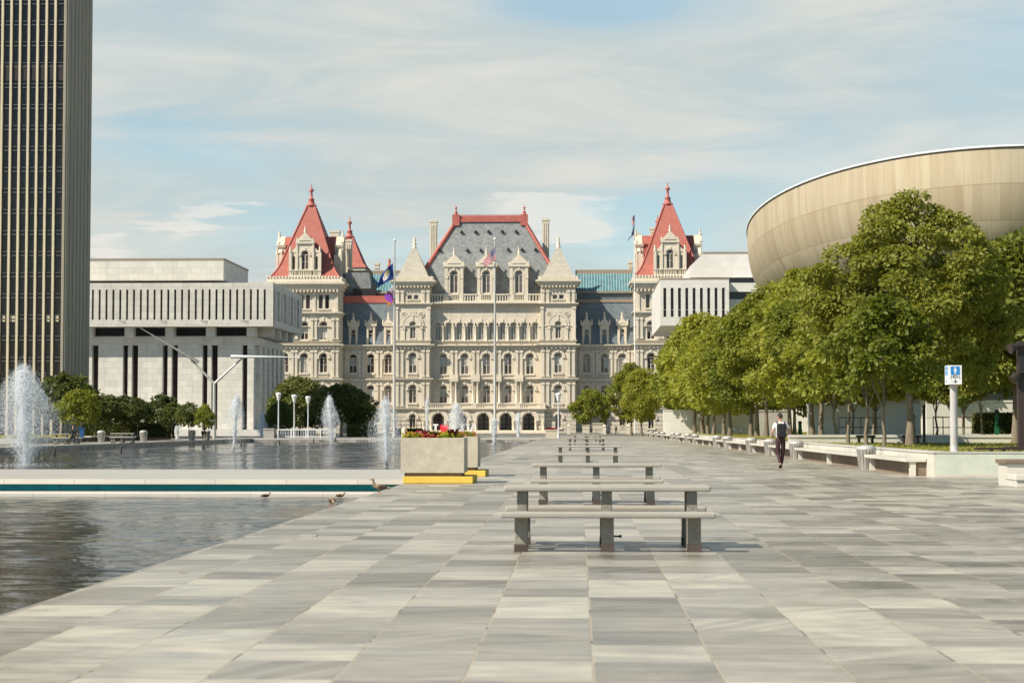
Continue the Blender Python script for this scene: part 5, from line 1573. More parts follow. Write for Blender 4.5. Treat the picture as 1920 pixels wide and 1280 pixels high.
for px, y, lab in ((125, 146.5, 'concrete picnic table on the far bank where the person in black sits'), (230, 157, 'empty concrete picnic table on the far bank in front of the hedge')):
    o = dup(pt, None, (at(px, 825, y).x, y, 0), .03, lab); o['group'] = G4
    o.scale = (.85, .85, 1.15)

# ---------------------------------------------------------------- MEN sign
def text_mesh(name, body, size, depth, m, parent, loc, rot, align='CENTER'):
    cu = bpy.data.curves.new(name, 'FONT'); cu.body = body; cu.size = size; cu.extrude = depth; cu.align_x = align; cu.resolution_u = 3
    tmp = bpy.data.objects.new(name, cu); COL.objects.link(tmp)
    dg = bpy.context.evaluated_depsgraph_get()
    me = bpy.data.meshes.new_from_object(tmp.evaluated_get(dg))
    COL.objects.unlink(tmp); bpy.data.objects.remove(tmp); bpy.data.curves.remove(cu)
    me.materials.clear(); me.materials.append(m)
    o = bpy.data.objects.new(name, me); COL.objects.link(o)
    if parent is not None: o.parent = parent
    o.location = loc; o.rotation_euler = rot
    return o
sx = at(1789, 840, 54).x; sy = 54.0
sg = thing('toilet_sign', 'white boxed men\'s toilet sign with blue pictogram on a pale round pole', 'sign', (sx, sy, ZL))
zb_, zt_ = at(1789, 720.5, sy - .3).z - ZL, at(1789, 684.5, sy - .3).z - ZL
b = MB(); b.lathe([(.19, 0), (.19, .03), (.115, .05), (.112, .3), (.105, zb_)], 0, 0, 16); b.build('pole', M['signpole'], sg, loc=(sx, sy, ZL))
b = MB()
for k in range(6): b.lathe([(.02, .03), (.02, .06)], .155 * math.cos(k * 1.047), .155 * math.sin(k * 1.047), 6)
b.build('base_bolts', M['black'], sg, loc=(sx, sy, ZL))
W2, D2 = .19, .27
b = MB(); b.box(-W2, W2, -D2, D2, zb_, zt_); bx_ = b.build('sign_box', M['white'], sg, loc=(sx, sy, ZL), bevel=.008)
HS = zt_ - zb_
def face_art(parent, yf, rot):
    """pictogram, word and arrow on one face; built in the XZ plane facing -Y then turned"""
    def put(mb, nm, m):
        o = bpy.data.objects.new(nm, mb.mesh(nm, m)); COL.objects.link(o); o.parent = parent; o.rotation_euler = (0, 0, rot); return o
    wv = W2 * .68 if rot == 0 else D2 * .62
    q = MB(); z1 = zt_ - HS * .055; z0 = zt_ - HS * .50; r = .03
    pts = []
    for cx_, cz_, a0 in ((wv - r, z0 + r, -90), (wv - r, z1 - r, 0), (-wv + r, z1 - r, 90), (-wv + r, z0 + r, 180)):
        for k in range(5): a = R(a0 + k * 22.5); pts.append((cx_ + r * math.cos(a), cz_ + r * math.sin(a)))
    q.prism(pts, yf - .006, yf - .001); put(q, 'pictogram_panel', M['blue'])
    mzz = (z0 + z1) / 2; s_ = (z1 - z0)
    f = MB()
    f.prism([(s_ * .085 * math.cos(2 * math.pi * i / 14), mzz + s_ * .33 + s_ * .085 * math.sin(2 * math.pi * i / 14)) for i in range(14)], yf - .010, yf - .0065)
    f.prism([(x * s_, mzz + z * s_) for x, z in ((-.075, -.42), (-.015, -.42), (-.0, -.05), (.015, -.42), (.075, -.42), (.085, -.02), (.10, -.10), (.15, -.10), (.14, .14), (.09, .215), (-.09, .215), (-.14, .14), (-.15, -.10), (-.10, -.10), (-.085, -.02))], yf - .0105, yf - .0065)
    put(f, 'man_pictogram', M['white'])
    a = MB(); za = zb_ + HS * .16
    a.box(-.010, .010, yf - .006, yf - .001, za - .01, za + .062)
    a.prism([(0, za - .045), (.055, za + .012), (.045, za + .022), (0, za - .022), (-.045, za + .022), (-.055, za + .012)], yf - .007, yf - .001)
    put(a, 'down_arrow', M['black'])
    ca, sa = math.cos(rot), math.sin(rot)
    text_mesh('lettering', 'MEN', .125 if rot == 0 else .13, .002, M['black'], parent, (-sa * -(yf - .003) if rot else 0, (yf - .003) * ca, zb_ + HS * .315), (math.pi / 2, 0, rot))
face_art(bx_, -D2, 0)
face_art(bx_, -W2, -math.pi / 2)

# ---------------------------------------------------------------- floodlight pole and dark bar bench at the right edge
fx = at(1916.5, 800, 60).x
fp = thing('floodlight_pole', 'dark brown floodlight pole with cone lamps cut by the frame edge', 'lamp post', (fx, 60, ZL))
b = MB(); b.box(fx - .13, fx + .13, 59.87, 60.13, ZL, at(1916, 640, 60).z); b.build('pole', M['brownmetal'], fp)
b = MB(); b.box(fx - .5, fx + .5, 59.5, 60.5, ZL, ZL + .14); b.build('base_plate', M['brownmetal'], fp)
for py, px, tilt in ((655, 1900, .35), (706, 1903, -.35)):
    z = at(px, py, 59.7).z
    c = MB(); xx = fx - .12
    d = Vector((-.75, -.25, -.25 if tilt > 0 else -.75)).normalized()
    c.tube([Vector((xx, 59.8, z + .12)), Vector((xx, 59.8, z + .12)) + d * .10, Vector((xx, 59.8, z + .12)) + d * .34], [.07, .10, .17], 12)
    lo = c.build('lamp_hood', M['brownmetal'], fp)
    k = MB(); k.box(fx - .3, fx + .12, 59.75, 59.86, z + .1, z + .16); k.build('bracket', M['black'], lo)
b = MB(); b.box(fx - .15, fx + .25, 59.6, 59.86, at(1912, 700, 60).z, at(1912, 668, 60).z); b.build('ballast_box', M['black'], fp)
db = thing('metal_bench', 'long dark low metal bar bench on the lawn by the floodlight pole', 'bench', (at(1875, 840, 56.5).x, 56.5, ZL))
xa, xb = at(1828, 840, 56.5).x, at(1940, 840, 56.5).x
b = MB(); b.box(xa, xb, 56.3, 56.7, ZL + .085, ZL + .15); b.build('seat', M['brownmetal'], db)
for px in (1858.5, 1881, 1925): x = at(px, 843, 56.5).x; b = MB(); b.box(x - .03, x + .03, 56.35, 56.65, ZL, ZL + .084); b.build('leg', M['brownmetal'], db)
for px, y, lab in ((1623, 86, 'dark small bench on the lawn behind the nearest litter bin'), (1708, 84.5, 'dark small bench on the lawn just right of the thick mossy trunk')):
    x = at(px, 828, y).x; t = thing('metal_bench', lab, 'bench', (x, y, ZL)); b = MB(); b.box(x - .42, x + .42, y - .2, y + .2, ZL + .28, ZL + .38); b.build('seat', M['brownmetal'], t)
    for dx in (-.3, .3): b = MB(); b.box(x + dx - .05, x + dx + .05, y - .15, y + .15, ZL, ZL + .279); b.build('leg', M['brownmetal'], t)
x = at(1733, 830, 80).x; b = MB(); b.lathe([(.06, ZL), (.06, ZL + 1.6), (.075, ZL + 1.61), (.075, ZL + 1.7)], x, 80, 8)
tag(b.build('bollard', M['brownmetal']), 'thin dark standpipe on the lawn between the mossy trunk and the sign pole', 'post')

# ---------------------------------------------------------------- lamp posts, flagpoles, railing, sculpture, letters on the far bank
def lamp(label, px, ytop, y):
    p = at(px, 812, y); zt = at(px, ytop, y).z; x = p.x
    t = thing('lamp_post', label, 'street lamp', (x, y, 0), 'white lamp posts beyond the pool')
    b = MB(); b.lathe([(.13, 0), (.12, .3), (.08, .4), (.07, zt - 1.0), (.10, zt - .8)], x, y, 12); b.build('pole', M['offwhite'], t)
    b = MB(); b.lathe([(.15, zt - .85), (.2, zt - .6), (.31, zt - .22), (.34, zt - .12)], x, y, 14, False); b.lathe([(.35, zt - .13), (.36, zt), (.26, zt + .08), (.02, zt + .1)], x, y, 14); b.build('lamp_bowl', M['white'], t)
lamp('white lamp post with a flared bowl, leftmost of the three by the railing', 522, 737, 226)
lamp('white lamp post with a flared bowl, middle one of the three by the railing', 551.5, 741, 229)
lamp('white lamp post with a flared bowl, rightmost of the three by the railing', 577.5, 744, 232)
lamp('tall white lamp post standing alone before the right turret, by a stone planter', 1047, 738, 222)

def cloth(name, m, parent, fn, nu=20, nv=13, th=.02):
    """flag: fn(u,v) -> point; u along the fly, v down the hoist"""
    b = MB(); b.smooth = True
    mats = m[0]; pick = m[1]
    P = [[Vector(fn(i / nu, j / nv)) for i in range(nu + 1)] for j in range(nv + 1)]
    for j in range(nv):
        for i in range(nu):
            b.m = pick((i + .5) / nu, (j + .5) / nv)
            b.face([P[j][i], P[j][i + 1], P[j + 1][i + 1], P[j + 1][i]])
    b.m = 0
    o = b.build(name, mats)
    s_ = o.modifiers.new('thickness', 'SOLIDIFY'); s_.thickness = th; s_.offset = 0
    return o
def pole(label, px, ytop, ybase, y, r=.16):
    x = at(px, 800, y).x; zt = at(px, ytop, y).z
    t = thing('flagpole', label, 'flagpole', (x, y, 0))
    b = MB(); b.lathe([(r * 1.8, 0), (r * 1.7, .3), (r * 1.15, .5), (r, zt * .5), (r * .55, zt - .3)], x, y, 12); b.build('pole', M['poleg'], t)
    b = MB(); b.ball((x, y, zt - .12), r * 1.2, 10, 6); b.build('finial_ball', M['white'], t)
    return t
FW = plain('flag_white', (.78, .76, .76), .8); FR = plain('flag_red', (.62, .03, .10), .8); FB = plain('flag_navy', (.04, .045, .20), .8); FB2 = plain('flag_state_blue', (.03, .07, .28), .8)
FG = plain('flag_gold', (.55, .42, .16), .8); FP = plain('flag_purple', (.30, .08, .55), .8); FK = plain('flag_pink', (.80, .40, .52), .8); FT = plain('flag_dark', (.08, .03, .08), .8); FO = plain('flag_orange', (.80, .35, .10), .8)
YF = 232.0
pole('tall pale flagpole left of the palace pavilion, carrying two flags', 739, 449, 806, YF)
pole('tall pale flagpole in front of the middle of the palace, carrying the striped flag', 928, 446, 806, YF)
def quadflag(a, b_, c, d, y, wave, nw, ph=0.0, dy=.9):
    """hoist top a, hoist bottom b, fly bottom c, fly top d in photo pixels at distance y"""
    A, B, Cc, D = (at(*q, y) for q in (a, b_, c, d))
    def fn(u, v):
        p = (A.lerp(D, u)).lerp(B.lerp(Cc, u), v)
        p = p + Vector((0, math.sin(u * nw + v * 2.2 + ph) * wave * (.15 + u) - .15 - u * .5, math.sin(u * nw * .8 + ph) * wave * .25 * u - .25 * math.sin(math.pi * u) * 0))
        return p
    return fn
def us(u, v):
    if u < .4 and v < 7 / 13:
        return 3 if (int(u / .4 * 11) % 2 == 0 and int(v / (7 / 13) * 7) % 2 == 1) else 2
    return 1 if int(v * 13) % 2 == 0 else 0
f = cloth('striped_flag', ([FW, FR, FB, FW], us), None, quadflag((929, 462), (930, 488), (908, 501), (907, 489), YF, .30, 8), 33, 26)
tag(f, 'red and white striped flag with a starred blue corner, hanging limp from the middle flagpole', 'flag')
def ny(u, v):
    du, dv = (u - .5) / .24, (v - .48) / .34
    r2 = du * du + dv * dv
    if r2 < .35: return 3 if (dv < 0) else 2
    if r2 < 1.0: return 2 if (dv > .45 or abs(du) > .62) else (4 if dv > -.2 else 1)
    return 0
f = cloth('state_flag', ([FB2, FG, FW, FG, FT], ny), None, quadflag((737, 493), (738, 524), (708, 537), (717, 513), YF, .35, 7, 1.0), 24, 20)
tag(f, 'deep blue flag with a pale crest, upper one on the left flagpole', 'flag')
def pr(u, v):
    w = v * .8 + u * .25
    if u + v * .5 < .5: return 0 if w < .32 else 1
    return (0, 1, 3, 2, 2, 4)[min(5, int((u * .65 + v * .5) * 6))]
f = cloth('striped_pride_flag', ([FW, FK, FP, FT, FO], pr), None, quadflag((738, 532), (738, 560), (731, 577), (721, 556), YF, .35, 6, 2.0), 18, 16)
tag(f, 'pink, white and purple flag drooping below the blue one on the left flagpole', 'flag')
# roof flags beside the right red tower
yq = 372
zq0 = cz(520)
fpq = thing('flagpole', 'thin white flagpole rising beside the right red tower roof', 'flagpole', (at(1189.8, 450, yq).x, yq, 0))
xq = at(1189.8, 450, yq).x
b = MB(); b.lathe([(.14, 0), (.12, 20), (.07, at(1190, 400, yq).z)], xq, yq, 8); b.build('pole', M['white'], fpq)
f = cloth('striped_flag', ([FW, FR, FB, FW], us), None, quadflag((1189.5, 402), (1189.5, 418), (1185, 424), (1184, 412), yq, .3, 7), 24, 26)
tag(f, 'small striped flag hanging at the top of the thin pole by the right red roof', 'flag')
f = cloth('state_flag', ([FB2, FG, FW, FG, FT], ny), None, quadflag((1188.5, 420), (1188.5, 440), (1176, 452), (1184, 440), yq, .3, 6, 1.0), 20, 16)
tag(f, 'small dark blue flag below the striped one by the right red roof', 'flag')

# white railing and boxes under the lamps
def white_rail(x0, x1, y):
    t = thing('white_railing', 'white metal railing under the three white lamp posts', 'railing', (x0, y, 0))
    b = MB(); b.box(x0, x1, y - .05, y + .05, .95, 1.08); b.box(x0, x1, y - .04, y + .04, .12, .22); b.build('rail', M['white'], t)
    n = int((x1 - x0) / 1.5)
    for i in range(n + 1):
        x = x0 + (x1 - x0) * i / n; p = MB(); p.box(x - .06, x + .06, y - .06, y + .06, 0, 1.12); p.build('post', M['white'], t)
    b = MB(); m_ = int((x1 - x0) / .3)
    for i in range(m_): x = x0 + (i + .5) * (x1 - x0) / m_; b.box(x - .02, x + .02, y - .02, y + .02, .221, .949)
    b.build('balusters', M['white'], t)
white_rail(at(519, 810, 221).x, at(628, 810, 221).x, 221)
x0, x1 = at(498, 810, 220).x, at(519, 810, 220).x
t = thing('stone_planter', 'grey stone planter box at the left end of the white railing', 'planter', ((x0 + x1) / 2, 219, 0)); b = MB(); b.box(x0, x1 - .1, 218.5, 220.5, 0, 1.1); b.box(x0 - .06, x1 - .04, 218.44, 220.56, 1.0, 1.16); b.build('planter_box', M['concrete'], t)
x0, x1 = at(1023, 810, 225).x, at(1046, 810, 225).x
t = thing('stone_planter', 'pale stone planter box beside the lone tall lamp post', 'planter', ((x0 + x1) / 2, 225, 0)); b = MB(); b.box(x0, x1, 224.5, 226, 0, .95); b.box(x0 - .05, x1 + .05, 224.45, 226.05, .85, 1.0); b.build('planter_box', M['agg'], t)
f = MB(); rn = random.Random(9)
for _ in range(160):
    p = Vector((rn.uniform(x0, x1), rn.uniform(224.6, 225.9), 1.0 + rn.random() * .25)); a = Vector((rn.gauss(0, 1), rn.gauss(0, 1), rn.gauss(0, 1))).normalized() * .09; c = a.cross(Vector((0, .3, 1))).normalized() * .07
    f.face([p - a, p + c, p + a, p - c])
f.build('crimson_flowers', PL['crimson'], t)

ks = thing('kinetic_sculpture', 'tall Y-shaped steel sculpture with two long thin lances beyond the pool', 'sculpture', (at(402, 822, 209).x, 209, 0))
yk = 209; q = lambda px, py, dy=0: at(px, py, yk + dy)
b = MB(); b.tube([(q(402, 800).x, yk, 0), q(402, 719)], [.22, .17], 12); b.tube([q(402, 719), q(358, 674)], [.15, .10], 10); b.tube([q(402, 719), q(457, 668.5)], [.15, .10], 10); b.build('forked_post', M['poleg'], ks)
b = MB(); b.tube([q(372, 679, -.4), q(350, 666, -.4), q(262, 614, -.4)], [.20, .16, .035], 8); b.build('lance', M['steel'], ks)
b = MB(); b.tube([q(433, 668.5, -.4), q(457, 668.5, -.4), q(562, 669.5, -.4)], [.22, .17, .035], 8); b.build('lance', M['white'], ks)

def letters():
    y = 226.0
    t = thing('letter_sign', 'giant white letters I, N and Y with a red heart, half hidden by spray', 'sign', (at(850, 810, y).x, y, 0))
    k = y / F; z0 = .35
    b = MB(); b.box(at(808, 815, y).x, at(895, 815, y).x, y - .8, y + .8, 0, .3); b.build('sign_base', M['marbleslab'], t)
    h = at(850, 794.5, y).z - z0
    def block(px0, px1, polys, nm='letter'):
        b = MB(); x0 = at(px0, 800, y).x; w = at(px1, 800, y).x - x0
        for pl in polys: b.prism([(x0 + u * w, z0 + v * h) for u, v in pl], y - .3, y + .3)
        return b.build(nm, M['white'], t)
    bar = lambda u0, u1, v0, v1: [(u0, v0), (u1, v0), (u1, v1), (u0, v1)]
    block(811.5, 822.5, [bar(.32, .68, .16, .84), bar(.06, .94, .842, 1), bar(.06, .94, 0, .158)])
    block(846, 871, [bar(0, .3, 0, .1), bar(.08, .24, .102, .9), bar(0, .24, .902, 1), [(.241, .96), (.241, .72), (.72, .06), (.72, .3)], bar(.721, .88, .06, .9), bar(.66, 1, .902, 1)])
    block(873, 893, [bar(.32, .72, 0, .1), bar(.42, .62, .102, .45), [(.42, .452), (.62, .452), (.9, .9), (.72, .9)], [(.40, .452), (.41, .46), (.28, .9), (.08, .9)], bar(0, .4, .902, 1), bar(.62, 1, .902, 1)])
    b = MB(); xc = at(833, 800, y).x; w = 8.3 * k
    pts = []
    for i in range(28):
        a = 2 * math.pi * i / 28
        pts.append((xc + w * (16 * math.sin(a) ** 3) / 16, z0 + h * .56 + h * .5 * (13 * math.cos(a) - 5 * math.cos(2 * a) - 2 * math.cos(3 * a) - math.cos(4 * a)) / 15))
    b.prism(pts[::-1], y - .3, y + .3); b.build('heart', M['red'], t)
letters()

# low masonry and street things in front of the palace
def low(name, label, cat, px0, px1, y, h, m, dep=1.0, z0=0):
    x0, x1 = at(px0, 808, y).x, at(px1, 808, y).x
    t = thing(name, label, cat, ((x0 + x1) / 2, y, z0)); b = MB(); b.box(x0, x1, y, y + dep, z0, z0 + h - .16); b.build('wall_body', m, t); b = MB(); b.box(x0 - .08, x1 + .08, y - .08, y + dep + .08, z0 + h - .158, z0 + h); b.build('wall_coping', M['trim'], t)
    return t
low('parapet_wall', 'pinkish stone parapet left of the lone round tree', 'wall', 1092, 1108, 342, 1.7, M['rustic'])
low('parapet_wall', 'pinkish stone parapet behind the lone round tree trunk', 'wall', 1111, 1131, 344, 2.0, M['rustic'])
low('parapet_wall', 'pinkish stone parapet right of the standing passers-by', 'wall', 1162, 1180, 344, 1.6, M['rustic'])
for px, lab in ((1066, 'squat stone gatepost below the right turret'), (1133, 'squat stone gatepost right of the lone round tree'), (1177.5, 'squat stone gatepost left of the far row of trees')):
    x = at(px, 808, 332).x; t = thing('stone_gatepost', lab, 'post', (x, 332, 0)); b = MB(); b.box(x - .3, x + .3, 331.7, 332.3, 0, 1.4); b.build('post_body', M['trim'], t); b = MB(); b.frustum((x - .38, x + .38, 331.62, 332.38), 1.402, (x - .1, x + .1, 331.9, 332.1), 1.75); b.build('post_cap', M['trim'], t)
leafy_box('clipped_hedge', 'low grey-green hedge right of the dark trees, below the left wing', at(651, 810, 250).x, at(703, 810, 250).x, 250, 252, 0, 1.5, 2500, .3, 'hedge', seed=5)
leafy_box('clipped_hedge', 'low dark hedge between the left flagpole and the white letters', at(742, 810, 245).x, at(790, 810, 245).x, 245, 246.5, 0, 1.0, 2500, .3, 'hedge', seed=6)
t = railing('thin dark stair railing in front of the left turret', at(742, 805, 262).x, at(800, 805, 262).x, 262, .9, 1.3, M['brownmetal'], 6)
low('step_wall', 'low pale wall under the thin stair railing', 'wall', 740, 801, 262.3, .95, M['rustic'])
x = at(757.5, 810, 240).x; t = thing('stone_bollard', 'short pale stone bollard in front of the low dark hedge', 'bollard', (x, 240, 0)); b = MB(); b.lathe([(.42, 0), (.40, 1.0), (.3, 1.2), (.05, 1.28)], x, 240, 12); b.build('bollard_body', M['trim'], t)

# far-bank bed, benches and bins (left side)
fb = thing('planter_wall', 'low pale wall of the lawn bed on the far bank, under the dark trees', 'wall', (-46, 150, 0))
b = MB(); b.box(-80, -45.0, 150, 205, -.02, .44); b.build('marble_wall', M['marbleslab'], fb)
b = MB(); b.box(-79.9, -45.15, 150.15, 204.9, .441, .46); tag(b.build('far_lawn', M['lawn']), kind='structure')
for px, y, lab in ((190, 165, 'litter bin on the far bank between the two picnic tables'), (269, 170, 'litter bin on the far bank at the right end of the hedge'), (360, 186, 'litter bin on the far bank left of the crouching person'), (388, 190, 'litter bin on the far bank right of the crouching person')):
    o = dup(pb, None, (at(px, 818, y).x if y < 175 else at(px, 815, y).x, y, 0), .3, lab); o['group'] = 'litter bins on the far bank'; o.scale = (1.15, 1.15, 1.3)
x = at(154, 805, 163).x; t = thing('recycling_bin', 'bright blue bin under the sunlit tree on the far bank', 'bin', (x, 163, .46)); b = MB(); b.frustum((x - .17, x + .17, 162.8, 163.2), .46, (x - .19, x + .19, 162.75, 163.25), 1.2); b.build('bin_body', M['binblue'], t); b = MB(); b.box(x - .21, x + .21, 162.7, 163.3, 1.202, 1.28); b.build('bin_lid', M['binblue'], t)
for y0, y1, lab in ((168, 182, 'stone bench slab along the far bank wall, nearer one'), (186, 203, 'stone bench slab along the far bank wall, farther one')):
    t = thing('stone_bench', lab, 'bench', (-44.6, y0, 0)); b = MB(); b.box(-44.95, -44.2, y0, y1, .40, .52); b.build('seat', M['marbleslab'], t); b = MB(); b.box(-44.9, -44.5, y0 + .2, y1 - .2, 0, .399); b.build('bench_base', M['aggbrown'], t)
# ---------------------------------------------------------------- people
def skin_mesh(name, verts, edges, radii, m, sub=1, extra=None):
    me = bpy.data.meshes.new(name); me.from_pydata([Vector(v) for v in verts], edges, [])
    o = bpy.data.objects.new(name, me); COL.objects.link(o)
    o.modifiers.new('skin', 'SKIN').use_smooth_shade = True
    sv = me.skin_vertices[0].data
    for i, r in enumerate(radii):
        sv[i].radius = r if isinstance(r, tuple) else (r, r)
        sv[i].use_root = (i == 0)
    if sub:
        s_ = o.modifiers.new('sub', 'SUBSURF'); s_.levels = sub; s_.render_levels = sub
    bpy.context.view_layer.update()
    dg = bpy.context.evaluated_depsgraph_get()
    out = bpy.data.meshes.new_from_object(o.evaluated_get(dg))
    COL.objects.unlink(o); bpy.data.objects.remove(o); bpy.data.meshes.remove(me)
    out.materials.clear(); out.materials.append(m)
    for p in out.polygons: p.use_smooth = True
    if extra is not None:
        bm = bmesh.new(); bm.from_mesh(out); tmp = extra.mesh('tmp', m); bm.from_mesh(tmp); bm.to_mesh(out); bm.free(); bpy.data.meshes.remove(tmp)
    return out

SKIN = plain('skin', (.50, .29, .20), .55, var=.05); HAIR = plain('dark_hair', (.020, .014, .011), .6)
def figure(label, loc, rz, J, shirt, trousers, shoes, sleeves='short', hair=HAIR, pack=None, scale=1.0, fine=True):
    t = thing('person', label, 'person', loc, rz=rz); t.scale = (scale,) * 3
    V = lambda k: Vector(J[k])
    def child(nm, me):
        o = bpy.data.objects.new(nm, me); COL.objects.link(o); o.parent = t; return o
    # body: one continuous skinned figure
    v, e, r = [], [], []
    def add(p, rad, par=None):
        v.append(Vector(p)); r.append(rad)
        if par is not None: e.append((par, len(v) - 1))
        return len(v) - 1
    pel = add(V('pelvis'), (.135, .10)); wa = add(V('waist'), (.125, .09), pel); ch = add(V('chest'), (.155, .105), wa)
    nk = add(V('neck'), (.055, .055), ch); hd0 = add(V('neck').lerp(V('head'), .55), (.05, .055), nk)
    for s_ in 'LR':
        a = add(V('sh' + s_), (.055, .055), ch); b_ = add(V('sh' + s_).lerp(V('el' + s_), .5), .045, a); c = add(V('el' + s_), .038, b_); d = add(V('wr' + s_), .026, c)
        ax = (V('wr' + s_) - V('el' + s_)).normalized()
        pm = add(V('wr' + s_) + ax * .075, (.036, .018), d)
        sd = ax.cross(Vector((0, 0, 1)));  sd = sd.normalized() if sd.length > .1 else Vector((0, 1, 0))
        dn = sd.cross(ax).normalized()
        if fine:
            for k, (off, L) in enumerate(((-.030, .062), (-.011, .074), (.010, .070), (.030, .055))):
                p0 = V('wr' + s_) + ax * .09 + sd * off
                f0 = add(p0, .010, pm); f1 = add(p0 + ax * L * .6 - dn * .012, .0085, f0); add(p0 + ax * L * .85 - dn * .038, .007, f1)
            th = add(V('wr' + s_) + ax * .04 + sd * (.045 if s_ == 'L' else -.045), .011, d); add(V('wr' + s_) + ax * .085 + sd * (.055 if s_ == 'L' else -.055) - dn * .02, .009, th)
        h = add(V('hip' + s_), .085, pel); k1 = add(V('hip' + s_).lerp(V('kn' + s_), .5), .072, h); kn = add(V('kn' + s_), .05, k1); cf = add(V('kn' + s_).lerp(V('an' + s_), .35), .05, kn); an = add(V('an' + s_), .034, cf); add(V('toe' + s_), (.036, .025), an)
    # head with nose, ears and eyes
    x = MB(); H = V('head'); fw = Vector(J.get('look', (0, 1, 0))).normalized(); rt = fw.cross(Vector((0, 0, 1))).normalized(); up = rt.cross(fw)
    x.smooth = True
    def ell(c, a, b_, cc, n=14, m_=10):
        x.grid([[c + rt * a * math.cos(2 * math.pi * i / n) * math.sin(math.pi * j / m_) + fw * b_ * math.sin(2 * math.pi * i / n) * math.sin(math.pi * j / m_) - up * cc * math.cos(math.pi * j / m_) for i in range(n)] for j in range(m_ + 1)], True)
    ell(H, .076, .096, .118); ell(H + fw * .03 - up * .07, .055, .062, .05)
    ell(H + fw * .098 - up * .015, .014, .02, .026, 8, 6); ell(H + fw * .09 - up * .062, .024, .008, .008, 8, 4)
    for k in (-1, 1):
        ell(H + rt * .078 * k - fw * .008 - up * .01, .010, .022, .034, 8, 6); ell(H + fw * .083 + rt * .032 * k + up * .012, .012, .008, .008, 8, 4)
    child('body', skin_mesh('body', v, e, r, SKIN, 1, x))
    # hair cap
    hb = MB(); hb.smooth = True
    hb.grid([[H + up * .012 - fw * .010 + rt * .084 * math.cos(2 * math.pi * i / 16) * math.cos(a) + fw * (.100 * math.sin(2 * math.pi * i / 16) * math.cos(a) - (.018 if math.sin(2 * math.pi * i / 16) > .3 and a < .25 else 0)) + up * .122 * math.sin(a) for i in range(16)] for a in (-.55, -.2, .1, .35, .6, .9, 1.2, 1.5)], True)
    # cut the cap away from the face
    keep = []
    for f in hb.f:
        c = sum((Vector(hb.v[i]) for i in f), Vector()) / len(f) - H
        keep.append(not (c.dot(fw) > .03 and c.dot(up) < .055))
    hb.mi = [a for a, k in zip(hb.mi, keep) if k]; hb.sm = [a for a, k in zip(hb.sm, keep) if k]; hb.f = [a for a, k in zip(hb.f, keep) if k]
    child('hair', hb.mesh('hair', hair))
    # shirt
    v, e, r = [], [], []
    a0 = add(V('pelvis') - Vector((0, 0, .02)), (.172, .135)); a1 = add(V('waist'), (.165, .125), a0); a2 = add(V('chest'), (.185, .128), a1); add(V('neck') - Vector((0, 0, .015)), (.085, .075), a2)
    for s_ in 'LR':
        b0 = add(V('sh' + s_), (.075, .072), a2)
        q = .62 if sleeves == 'short' else 1.0
        b1 = add(V('sh' + s_).lerp(V('el' + s_), q), .064, b0)
        if sleeves == 'long': add(V('el' + s_).lerp(V('wr' + s_), .95), .045, b1)
    child('shirt' if sleeves == 'short' else 'jacket', skin_mesh('shirt', v, e, r, shirt))
    v, e, r = [], [], []
    a0 = add(V('pelvis') + Vector((0, 0, .17)), (.150, .115)); a1 = add(V('pelvis') - Vector((0, 0, .04)), (.155, .122), a0)
    for s_ in 'LR':
        b0 = add(V('hip' + s_) + (V('kn' + s_) - V('hip' + s_)) * .12, .094, a1); b1 = add(V('hip' + s_).lerp(V('kn' + s_), .55), .082, b0); b2 = add(V('kn' + s_), .064, b1); b3 = add(V('kn' + s_).lerp(V('an' + s_), .4), .060, b2); add(V('kn' + s_).lerp(V('an' + s_), .92), .049, b3)
    child('trousers', skin_mesh('trousers', v, e, r, trousers))
    for s_ in 'LR':
        d = (V('toe' + s_) - V('an' + s_)); d.normalize()
        v, e, r = [], [], []
        a0 = add(V('an' + s_) - d * .02 + Vector((0, 0, .0)), (.047, .05)); a1 = add(V('an' + s_).lerp(V('toe' + s_), .55), (.047, .04), a0); add(V('toe' + s_) + d * .04, (.040, .028), a1)
        child('shoe', skin_mesh('shoe', v, e, r, shoes))
    if pack:
        c = V('chest'); w = V('waist'); o = MB()
        ctr = c.lerp(w, .42) + Vector((0, -.20, 0))
        o.box(ctr.x - .155, ctr.x + .155, ctr.y - .09, ctr.y + .09, ctr.z - .235, ctr.z + .215)
        p = child('backpack', o.mesh('backpack', pack)); bv = p.modifiers.new('bevel', 'BEVEL'); bv.width = .06; bv.segments = 4
        q = MB(); q.box(ctr.x - .115, ctr.x + .115, ctr.y - .125, ctr.y - .085, ctr.z - .20, ctr.z + .0)
        pk = bpy.data.objects.new('front_pocket', q.mesh('front_pocket', pack)); COL.objects.link(pk); pk.parent = p; bv = pk.modifiers.new('bevel', 'BEVEL'); bv.width = .03; bv.segments = 3
        st = MB()
        for k in (-1, 1): st.tube([(k * .085, ctr.y + .05, ctr.z + .19), (k * .125, c.y - .10, V('shL').z + .055), (k * .13, c.y + .02, V('shL').z + .085), (k * .125, c.y + .13, V('shL').z - .02), (k * .13, c.y + .13, w.z + .08)], .022, 6)
        s2 = bpy.data.objects.new('shoulder_strap', st.mesh('shoulder_strap', pack)); COL.objects.link(s2); s2.parent = p
    return t

